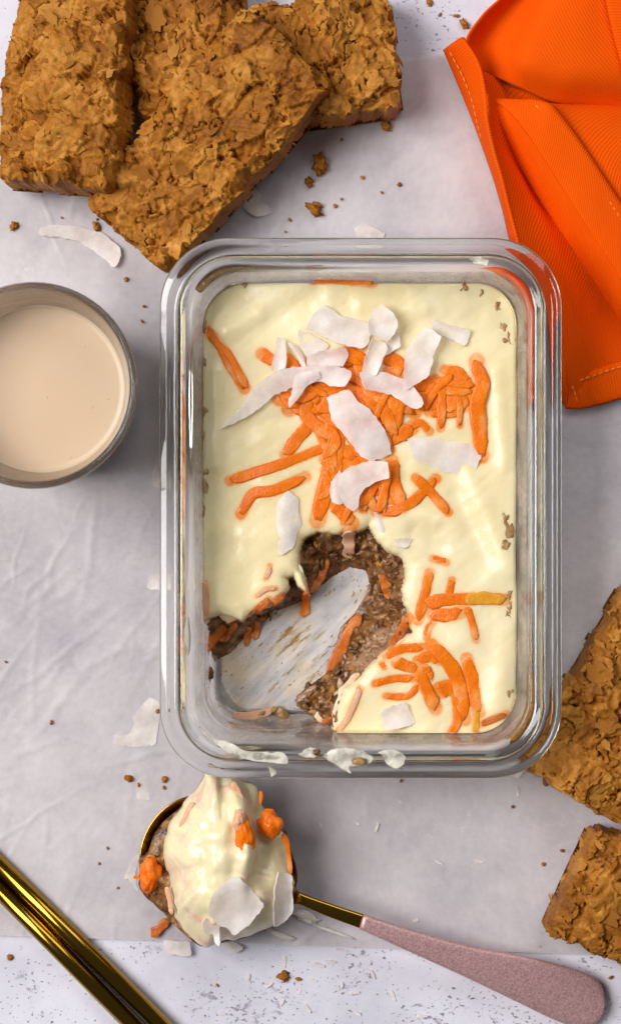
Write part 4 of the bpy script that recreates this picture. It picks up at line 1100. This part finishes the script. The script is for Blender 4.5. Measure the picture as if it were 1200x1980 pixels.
# ------------------------------------------------------------------ spoon
sp = thing('spoon', 'gold spoon with a pink handle holding the scoop of dessert', 'spoon', tuple(P(430, 1672, 0)))
def bowl():
    n = 56; V = []; F = []; A = math.radians(-17.0)
    c = P(424, 1670, .013)
    def ring(k, z, off):
        for i in range(n):
            t = 2 * math.pi * i / n
            u, v = 152 * k * PX * math.cos(t), 124 * k * PX * math.sin(t)
            # egg shape: narrower at the neck
            v *= 1 - 0.16 * math.cos(t) * k
            V.append((c.x + u * math.cos(A) - v * math.sin(A), c.y + u * math.sin(A) + v * math.cos(A), z))
    pr = [(0.12, 1.6), (0.35, 1.9), (0.6, 3.9), (0.8, 7.4), (0.93, 11.4), (0.985, 13.7), (1.0, 14.6), (0.995, 15.3), (0.975, 15.0), (0.92, 12.4), (0.79, 8.4), (0.59, 5.0), (0.34, 3.0), (0.12, 2.7)]
    for k, z in pr: ring(k, z * MM, 0)
    for k in range(len(pr) - 1):
        for i in range(n):
            j = (i + 1) % n; F.append((k * n + i, k * n + j, (k + 1) * n + j, (k + 1) * n + i))
    F.append(tuple(range(n))[::-1]); F.append(tuple((len(pr) - 1) * n + i for i in range(n)))
    mk('bowl', V, F, M['gold'], sp)
bowl()
def bar(rows, m, name, thick, n=20, steps=40):
    """rows: (top px,py, bottom px,py, z mm)"""
    R = crom([(a, b, c, d, z) for a, b, c, d, z in rows], steps)
    V = []; F = []
    for a, b, c, d, z in R:
        p, q = P(a, b, z * MM), P(c, d, z * MM); mid = (p + q) / 2; h = (p - q) / 2; th = thick * MM / 2
        for i in range(n):
            t = 2 * math.pi * i / n; ca, sa = math.cos(t), math.sin(t)
            ca = math.copysign(abs(ca) ** 0.6, ca); sa = math.copysign(abs(sa) ** 0.85, sa)
            V.append(mid + h * ca + Vector((0, 0, sa * th)))
    for k in range(steps - 1):
        for i in range(n):
            j = (i + 1) % n; F.append((k * n + i, (k + 1) * n + i, (k + 1) * n + j, k * n + j))
    F.append(tuple(range(n))); F.append(tuple((steps - 1) * n + i for i in range(n))[::-1])
    return mk(name, V, F, m, sp)
bar([(560, 1706, 548, 1752, 13.5), (572, 1718, 566, 1752, 14.5), (584, 1727, 577, 1749, 15.5), (640, 1747, 632, 1772, 16.0), (704, 1768, 695, 1795, 15.2)], M['gold'], 'neck', 2.2)
bar([(703, 1767, 694, 1796, 15.2), (792, 1796, 786, 1838, 13.4), (908, 1828, 898, 1889, 10.4), (1025, 1851, 998, 1937, 7.2), (1110, 1874, 1066, 1970, 4.8), (1146, 1889, 1110, 1986, 3.6), (1160, 1903, 1136, 1988, 3.0), (1166, 1920, 1152, 1978, 2.7), (1168, 1938, 1163, 1962, 2.6)], M['handle'], 'handle', 3.4, 28, 60)

# ------------------------------------------------------------------ scoop of dessert on the spoon
OUT = [(405, 1484), (421, 1499), (447, 1500), (468, 1509), (493, 1516), (505, 1543), (517, 1573), (540, 1590), (557, 1620), (565, 1677), (573, 1718), (565, 1768), (530, 1790), (473, 1813), (425, 1823), (397, 1831), (373, 1820), (337, 1790), (307, 1757), (284, 1735), (270, 1713), (270, 1662), (287, 1645), (303, 1605), (333, 1574), (363, 1543), (384, 1517), (396, 1490)]
CRM = [(402, 1489), (416, 1490), (426, 1502), (447, 1500), (468, 1509), (493, 1516), (505, 1543), (514, 1573), (532, 1592), (555, 1622), (563, 1677), (568, 1718), (562, 1766), (530, 1789), (473, 1811), (425, 1822), (397, 1830), (373, 1817), (345, 1785), (334, 1750), (330, 1715), (322, 1680), (317, 1640), (326, 1600), (345, 1566), (366, 1540), (386, 1515), (396, 1490)]
scoop = thing('dessert_scoop', 'heaped scoop of creamy carrot dessert sitting in the gold spoon', 'dessert', tuple(P(430, 1672, .005)))
def dome(name, outline, zedge, zpeak, zbot, m, cen, noisy, feat, nr=46, n=150, pw=2.1, nf=0.05, no=4, jag=4.0):
    q = crom(outline, n, closed=True); V = []; F = []
    q = q + np.stack([jag * vn(np.arange(n) * .45, np.zeros(n), 5), jag * vn(np.arange(n) * .45, np.ones(n) * 3, 8)], -1)
    ts = list(np.linspace(0.02, 1, nr)) + [1.0, 0.97, 0.88, 0.7, 0.4]
    for k, t in enumerate(ts):
        for i in range(n):
            px = cen[0] + (q[i][0] - cen[0]) * t; py = cen[1] + (q[i][1] - cen[1]) * t
            if k < nr:
                z = zedge + (zpeak - zedge) * (1 - t ** pw) ** 0.75
                if feat: z += feat(px, py) * (1 - t ** 6)
                z += noisy * float(fbm(np.array(px * nf), np.array(py * nf), 71, no)) * (1 - 0.5 * t ** 4)
            else:
                z = zedge + (zbot - zedge) * (k - nr + 1) / 5
            V.append(P(px, py, max(z, zbot) * MM))
    for k in range(len(ts) - 1):
        for i in range(n):
            j = (i + 1) % n; F.append((k * n + i, k * n + j, (k + 1) * n + j, (k + 1) * n + i)[::-1])
    F.append(tuple(range(n))); F.append(tuple((len(ts) - 1) * n + i for i in range(n))[::-1])
    return mk(name, V, F, m, scoop)
def feat(px, py):
    cx = float(np.interp(py, [1490, 1540, 1590, 1650, 1700, 1760], [462, 474, 486, 494, 482, 470]))
    k = float(sstep(-5, 8, px - cx)) * float(sstep(1745, 1690, py))
    z = -8.5 * k
    z += 3.0 * math.exp(-((px - cx + 16) / 13) ** 2) * float(sstep(1740, 1660, py))        # rolled lip beside the crease
    z += 0.6 * math.exp(-((px - 415) / 22) ** 2) * float(sstep(1620, 1500, py))            # ridge to the top point
    z += -1.6 * math.exp(-((px - 437) / 12) ** 2) * float(sstep(1600, 1510, py))
    z += 2.0 * math.exp(-((px - 380) / 30) ** 2 - ((py - 1740) / 60) ** 2)
    z += -2.0 * math.exp(-((px - 345) / 20) ** 2 - ((py - 1640) / 60) ** 2)
    return z
dome('crumb_layer', OUT, 15, 20, 6, M['crumb'], (425, 1670), 5.0, None, 36, 150, 2.6)
def m_mixed():
    m, nt, b = mat('stained_cream')
    v = coords(nt); n = noise_n(nt, v, 75, 4, 0.62, 0.8); n2 = noise_n(nt, v, 260, 4, 0.65)
    r = ramp(nt, n.outputs[0], [(0.52, (0.86, 0.75, 0.47)), (0.60, (0.84, 0.63, 0.46)), (0.72, (0.78, 0.44, 0.27))])
    c = mixc(nt, 0.12, r.outputs[0], n2.outputs[0], 'OVERLAY')
    nt.links.new(c, b.inputs['Base Color']); setp(b, Roughness=0.24)
    b.inputs['Subsurface Weight'].default_value = 0.3; b.inputs['Subsurface Radius'].default_value = (0.004, 0.003, 0.0018); b.inputs['Subsurface Scale'].default_value = 1.0
    bump(nt, b, n2.outputs[0], 0.18, 0.001); return m
M['mixed'] = m_mixed()
dome('cream', CRM, 20, 38, 12, M['mixed'], (430, 1662), 3.2, feat, nf=0.026, no=2, jag=5.5, pw=3.0)
def zscoop(px, py):
    # analytic copy of the dome height, for things lying on it
    q = crom(CRM, 150, closed=True); a = np.arctan2(q[:, 1] - 1662, q[:, 0] - 430); b = math.atan2(py - 1662, px - 430)
    i = int(np.argmin(np.abs(np.angle(np.exp(1j * (a - b)))))); R = math.hypot(q[i][0] - 430, q[i][1] - 1662)
    t = min(1, math.hypot(px - 430, py - 1662) / R)
    return 20 + 18 * (1 - t ** 3.0) ** 0.75 + feat(px, py) * (1 - t ** 6)
def on_scoop(poly, label, lift, bend=0, bax=0, thick=.7, tilt=(0, 0)):
    c0 = np.mean(poly, axis=0)
    def zf(x, y):
        zz = 36.0; f = PX * (1 - zz * MM / H); return zscoop(x / f + 600, 990 - y / f)
    flake(poly, label, lift, bend, bax, thick, zf, ztop=36, tilt=tilt)
on_scoop([(453, 1693), (480, 1713), (510, 1750), (487, 1783), (453, 1810), (440, 1795), (424, 1790), (404, 1770), (403, 1750), (413, 1727)], 'broad coconut flake lying on the scoop in the spoon', 1.4, 0.012, 0.9, 0.9, (0.02, 0.14))
on_scoop([(540, 1687), (563, 1690), (566, 1730), (565, 1767), (533, 1793), (529, 1760), (532, 1720)], 'upright coconut flake at the right side of the scoop', 0.5, 0.0, 0, 0.7, (-0.5, 0.05))
on_scoop([(396, 1776), (408, 1784), (424, 1790), (425, 1829), (416, 1826), (412, 1806), (398, 1806), (391, 1790)], 'ragged coconut shred hanging off the front of the scoop', 1.2, 0.0, 0, 0.8)
def chunk(pts, w_, label, z, m='carrot', thick=0.45): shred(pts, w_, label, None, m, 0, thick, zfix=z)
def lump(px, py, rx, ry, z, h, rot, label, seed, m='carrot'):
    c = P(px, py, z * MM); o = blob('carrot_piece', (c.x, c.y, z * MM), (rx * PX, ry * PX, h * MM), M[m], None, seed, 0.30, 1.1, 4, rot); tag(o, label, 'carrot piece')
lump(473, 1614, 17, 42, 37.0, 3.2, 0.12, 'carrot piece showing in the middle of the scoop', 3)
lump(463, 1588, 12, 22, 38.4, 2.4, 0.1, 'cream coated carrot lump above the carrot piece on the scoop', 13, 'carrot_pale')
lump(521, 1594, 22, 26, 29, 4.0, 0.5, 'bright carrot piece at the upper right of the scoop', 7)
chunk([(547, 1612), (556, 1640), (562, 1690)], 10, 'thin carrot edge along the right side of the scoop', 26)
chunk([(504, 1530), (505, 1542), (502, 1556)], 8, 'carrot sliver at the top right edge of the scoop', 26)
lump(289, 1690, 20, 36, 17, 4.5, -0.1, 'large carrot clump spilling from the left of the scoop', 9)
chunk([(258, 1696), (266, 1696), (276, 1700)], 7, 'thin carrot thread sticking out left of the scoop', 17)
chunk([(324, 1778), (310, 1794), (292, 1808)], 20, 'loose carrot strip lying below the spoon bowl', 2.2, 'carrot_dark', 0.25)
chunk([(372, 1552), (362, 1580), (350, 1600)], 16, 'pale carrot streak at the upper left of the scoop', 28.5, 'carrot_pale', 0.5)
chunk([(322, 1715), (328, 1740), (332, 1768)], 11, 'pale carrot streak at the lower left of the scoop', 25, 'carrot_pale', 0.5)
chunk([(450, 1512), (462, 1535), (470, 1560)], 14, 'cream coated carrot ridge at the top of the scoop', 30.5, 'carrot_pale', 0.5)
# smears on the paper by the neck of the spoon
for (x, y, rx, ry, lb, sd) in [(590, 1772, 26, 9, 'brownish cream smear on the paper under the spoon neck', 41), (640, 1800, 40, 3, 'thin cream streak on the paper below the spoon neck', 43), (540, 1806, 30, 5, 'faint cream streak on the paper in front of the scoop', 47)]:
    c = P(x, y, .001); o = blob('cream_smear', (c.x, c.y, .0010), (rx * PX, ry * PX, .0008), M['smear'], None, sd, .5, 1.6, 4, -0.35); tag(o, lb, 'smear')

# ------------------------------------------------------------------ napkin
nap = thing('cloth_napkin', 'folded bright orange cloth napkin with stitched hems beside the dish', 'napkin', tuple(P(1080, 420, 0.002)))
NV, NF, NUV = [], [], []
def loft(rows, nu=60, nv=40, uvrot=0.0):
    R = [crom(r, nu) for r in rows]
    A = np.stack(R, 0)
    G = np.stack([crom(A[:, i], nv) for i in range(nu)], 1)    # nv x nu x 3
    off = len(NV)
    W_ = np.array([[tuple(P(p[0], p[1], p[2] * MM)) for p in row] for row in G])
    W_[..., 2] += 0.00025 * fbm(W_[..., 0] * 60, W_[..., 1] * 60, 91, 2)
    du = np.linalg.norm(np.diff(W_, axis=1), axis=2).mean(0); dv = np.linalg.norm(np.diff(W_, axis=0), axis=2).mean(1)
    cu = np.concatenate([[0], np.cumsum(du)]); cv = np.concatenate([[0], np.cumsum(dv)])
    for a in range(nv):
        for b in range(nu):
            NV.append(tuple(W_[a, b])); u, v = cu[b], cv[a]
            NUV.append((u * math.cos(uvrot) - v * math.sin(uvrot), u * math.sin(uvrot) + v * math.cos(uvrot)))
    for a in range(nv - 1):
        for b in range(nu - 1):
            i = off + a * nu + b; NF.append((i, i + 1, i + nu + 1, i + nu))
def flush(name, t=0.7):
    global NV, NF, NUV
    o = mk(name, NV, NF, M['napkin'], nap)
    uv = o.data.uv_layers.new(name='UVMap')
    li = np.empty(len(o.data.loops), int); o.data.loops.foreach_get('vertex_index', li)
    uv.data.foreach_set('uv', np.array(NUV)[li].ravel())
    solid(o, t * MM, 0)
    NV, NF, NUV = [], [], []
    return o
# floor panel
loft([[(926, 135, 15.5), (955, 148, 6), (1010, 172, 4), (1240, 200, 4)], [(938, 182, 19), (972, 196, 9), (1020, 215, 4), (1240, 240, 4)], [(945, 260, 20.3), (975, 280, 10), (1040, 340, 3), (1240, 400, 3)], [(965, 325, 20.3), (1005, 345, 10), (1060, 400, 3), (1240, 450, 3)], [(984, 402, 20.2), (1040, 418, 10), (1100, 455, 3), (1245, 520, 3)],
      [(1013, 505, 19.8), (1070, 515, 11), (1130, 530, 3), (1245, 600, 3)], [(1047, 590, 18.8), (1100, 600, 11.4), (1165, 612, 3.6), (1245, 640, 3)], [(1089, 700, 14), (1135, 697, 9), (1185, 688, 4.4), (1245, 676, 3.6)], [(1093, 787, 3), (1122, 787, 3.4), (1180, 773, 3.4), (1245, 758, 3.4)]], 60, 70, 0.2)
flush('back_panel')
# standing left hem
A_ = [(857, 96, 3), (870, 126, 2), (900, 198, 2), (930, 276, 2), (966, 384, 2), (987, 472, 2), (998, 505, 2), (1030, 590, 2), (1072, 710, 2), (1083, 775, 2)]
B_ = [(891, 73, 15), (925, 129, 18), (937, 192, 19), (943, 255, 20.4), (963, 324, 20.5), (982, 400, 20.4), (1001, 472, 20.2), (1011, 505, 20), (1044, 590, 19), (1086, 705, 14), (1092, 783, 4)]
A9, B9 = crom(A_, 14), crom(B_, 14)
mid = 0.5 * (A9 + B9) + np.array([-2, 0, 1.5]); C9 = B9 + np.array([5, 1, -1.0])
loft([A9, mid, B9 + np.array([-1.5, 0, -.4]), B9 + np.array([2, 0, 0]), C9], 80, 30, 0.6)
side_hem = flush('side_hem', 0.8)
# bottom hem
loft([[(1082, 733, 5.2), (1110, 728, 6.4), (1140, 719, 7.0), (1190, 702, 7.2), (1245, 686, 6.8)], [(1081, 738, 6.0), (1112, 733, 7.2), (1142, 724, 7.8), (1192, 707, 8.0), (1245, 691, 7.6)], [(1087, 765, 5.2), (1118, 762, 6.2), (1160, 752, 6.8), (1195, 742, 7), (1245, 728, 6.8)], [(1092, 788, 3.4), (1122, 788, 4.4), (1165, 778, 5.2), (1200, 768, 5.6), (1245, 757, 5.6)], [(1092, 789, 1.6), (1122, 789, 2.2), (1165, 779, 2.6), (1200, 769, 3), (1245, 758, 3)]], 50, 24, 0.9)
bottom_hem = flush('bottom_hem', 0.8)
# upper panel
loft([[(925, 126, 17), (899, 84, 15.5), (930, 32, 15), (968, -4, 14), (1010, -40, 13)],
      [(930, 134, 9), (912, 88, 9.5), (941, 40, 9.5), (977, 2, 8.5), (1018, -36, 8)],
      [(940, 141, 5), (935, 95, 4.5), (960, 50, 5), (995, 8, 5), (1030, -32, 6)],
      [(970, 154, 8), (975, 104, 10), (996, 58, 10.5), (1022, 16, 10), (1054, -30, 9)],
      [(1010, 172, 9), (1012, 122, 17.5), (1034, 72, 18.5), (1062, 12, 17), (1082, -30, 16)],
      [(1070, 199, 8), (1080, 145, 18), (1100, 82, 20), (1120, 10, 19), (1130, -30, 18)],
      [(1140, 209, 6), (1150, 150, 17.5), (1160, 90, 19), (1165, 10, 18.5), (1165, -30, 18)],
      [(1240, 214, 5), (1240, 160, 15), (1240, 90, 17), (1240, 10, 17), (1240, -30, 17)]], 50, 60, 0.0)
flush('upper_panel')
loft([[(1165, -30, 19.6), (1169, 0, 19.6), (1182, 60, 19.6), (1204, 140, 18.5)], [(1166, -30, 21.2), (1170, 0, 21.2), (1184, 60, 21.0), (1206, 138, 20)], [(1200, -30, 22), (1205, 0, 22), (1215, 60, 21.6), (1230, 130, 20.5)], [(1250, -30, 22), (1250, 0, 22), (1250, 60, 21.6), (1250, 130, 20.5)]], 30, 14, 0.9)
flush('corner_flap')
# fold in the middle: underside flap, stitched hem, right panel
U_ = [(943, 192, 10), (970, 205, 14), (992, 224, 17), (1032, 279, 19), (1104, 393, 19), (1200, 540, 18), (1245, 606, 18)]
L_ = [(941, 213, 5), (956, 252, 4.5), (984, 288, 4.5), (1050, 396, 4.6), (1115, 492, 4.8), (1160, 562, 4.8), (1245, 690, 4.8)]
R_ = [(943, 190, 10), (985, 195, 15), (1035, 197, 18.6), (1059, 206, 20.6), (1110, 270, 21.0), (1197, 400, 20.6), (1245, 470, 20.6)]
U9, L9, R9 = crom(U_, 16), crom(L_, 16), crom(R_, 16)
loft([L9 + np.array([6, -2, -0.6]), L9, 0.66 * L9 + 0.34 * U9 + np.array([0, 0, 2.2]), 0.33 * L9 + 0.67 * U9 + np.array([0, 0, 1.8]), U9, U9 + np.array([3, -2, .4])], 70, 30, 0.75)
flush('folded_flap')
loft([U9 + np.array([0, 0, -.3]), U9 + np.array([1.5, -1, .6]), 0.5 * U9 + 0.5 * R9 + np.array([0, 0, .8]), R9, R9 + np.array([5, -1, -1.0]), R9 + np.array([7, -1, -2.6])], 70, 24, 0.75)
stitched_hem = flush('stitched_hem', 0.9)
loft([[(1050, 202, 10), (1058, 205, 16.4), (1112, 270, 18.0), (1200, 400, 18.0), (1245, 466, 18)], [(1090, 203, 8), (1095, 209, 15), (1140, 275, 17.8), (1215, 390, 17.8), (1250, 450, 18)], [(1150, 204, 6), (1155, 211, 13), (1185, 275, 17.6), (1230, 380, 17.8), (1255, 430, 18)], [(1240, 206, 4), (1240, 214, 10), (1245, 275, 17), (1252, 350, 17.8), (1260, 400, 18)]], 50, 30, 0.1)
flush('right_panel')
# seam stitches
def stitches(path, step, ln, wd_, par, name='stitching'):
    q = crom(path, 400); d = np.concatenate([[0], np.cumsum(np.linalg.norm(np.diff(q[:, :2], axis=0), axis=1))])
    V, F = [], []
    t = 0
    while t + ln < d[-1]:
        row = []
        for s in np.linspace(t, t + ln, 5):
            row.append(P(*(np.interp(s, d, q[:, 0]), np.interp(s, d, q[:, 1])), np.interp(s, d, q[:, 2]) * MM))
        for k, p in enumerate(row):
            dr = (row[min(k + 1, 4)] - row[max(k - 1, 0)]).normalized(); sd = dr.cross(Vector((0, 0, 1))).normalized()
            r = wd_ * PX * (0.35 if k in (0, 4) else 1); hz = (-0.25 if k in (0, 4) else 0.15) * MM
            for i in range(6):
                a = 2 * math.pi * i / 6; V.append(p + sd * r * math.cos(a) + Vector((0, 0, r * 0.8 * math.sin(a) + hz)))
        o_ = len(V) - 30
        for k in range(4):
            for i in range(6):
                j = (i + 1) % 6; F.append((o_ + k * 6 + i, o_ + (k + 1) * 6 + i, o_ + (k + 1) * 6 + j, o_ + k * 6 + j))
        t += step
    o = mk(name, V, F, M['thread'], par); tag(o, kind='stuff')
stitches([(1034, 203, 19.6), (1060, 230, 20.9), (1100, 280, 21.1), (1150, 350, 21.0), (1197, 420, 20.8), (1230, 470, 20.6)], 13, 11, 1.4, stitched_hem)
stitches([(868, 100, 7.8), (890, 140, 10.6), (910, 190, 10.6), (922, 240, 10.2), (932, 275, 9.6)], 14, 11, 1.2, side_hem)
stitches([(1080, 733, 7.0), (1112, 737, 8.1), (1142, 728, 8.7), (1192, 711, 8.9), (1240, 697, 8.6)], 13, 10, 1.5, bottom_hem)
stitches([(1080, 690, 4.2), (1095, 715, 6.2), (1105, 745, 8.0), (1112, 765, 7.6), (1118, 786, 5.8)], 12, 10, 1.3, bottom_hem)

# ------------------------------------------------------------------ crumbs
rnd = random.Random(3)
def crumb(x, y, r, label, group=None, h=0.7):
    z0 = 0.9 if y < 1820 and y > 110 else -1.1
    c = P(x, y, (z0 + r * .1) * MM)
    o = blob('biscuit_crumb', (c.x, c.y, (z0 + r * PX / MM * h * .55) * MM), (r * PX, r * PX * rnd.uniform(.55, .9), r * PX * h), M['biscuit'], None, int(x * 3 + y), .75, 1.9, 3, rnd.uniform(0, 3))
    at = o.data.attributes.new('tint', 'FLOAT', 'POINT'); at.data.foreach_set('value', [rnd.uniform(.3, .8)] * len(o.data.vertices))
    tag(o, label, 'crumb', group)
crumb(618, 320, 19, 'largest biscuit crumb on the paper between biscuits and napkin')
crumb(597, 352, 9, 'small crumb just below the largest one on the paper')
crumb(607, 406, 15, 'second largest crumb on the paper, nearest the dish')
crumb(612, 396, 9, 'crumb touching the second largest one near the dish')
crumb(27, 437, 8, 'crumb on the paper at the left edge above the milk glass')
crumb(186, 437, 9, 'dark crumb behind the long curved coconut flake')
crumb(745, 243, 10, 'crumb at the foot of the low biscuit near the napkin')
crumb(897, 46, 10, 'golden crumb on the table touching the napkin corner')
crumb(882, 30, 5, 'small golden crumb beside the napkin corner crumb')
crumb(830, 4, 7, 'crumb at the top edge between biscuits and napkin')
crumb(249, 1505, 7, 'crumb on the paper left of the top of the scoop')
crumb(318, 1507, 6, 'crumb on the paper right beside the scoop top')
crumb(548, 1888, 10, 'golden crumb on the speckled table below the scoop')
crumb(577, 1893, 5, 'small brown crumb right of the golden one on the table')
crumb(20, 1851, 6, 'crumb on the speckled table left of the straws')
crumb(1043, 1829, 7, 'crumb on the paper just below the lower right biscuit')
for (x, y) in [(700, 343), (772, 357), (648, 398), (560, 425), (552, 448), (188, 424), (279, 592), (275, 621), (244, 540), (208, 1640), (192, 1670), (228, 1717), (100, 1397), (317, 1523), (305, 1375), (120, 421), (660, 270), (705, 232), (990, 1560), (1086, 1645), (1050, 1671), (775, 1510), (480, 1330), (268, 1518), (12, 1280), (738, 372), (660, 385), (850, 28), (1180, 1890), (420, 1905)]:
    crumb(x, y, rnd.uniform(2.2, 4.2), 'tiny brown biscuit crumb speck scattered on the table', 'tiny biscuit crumbs')
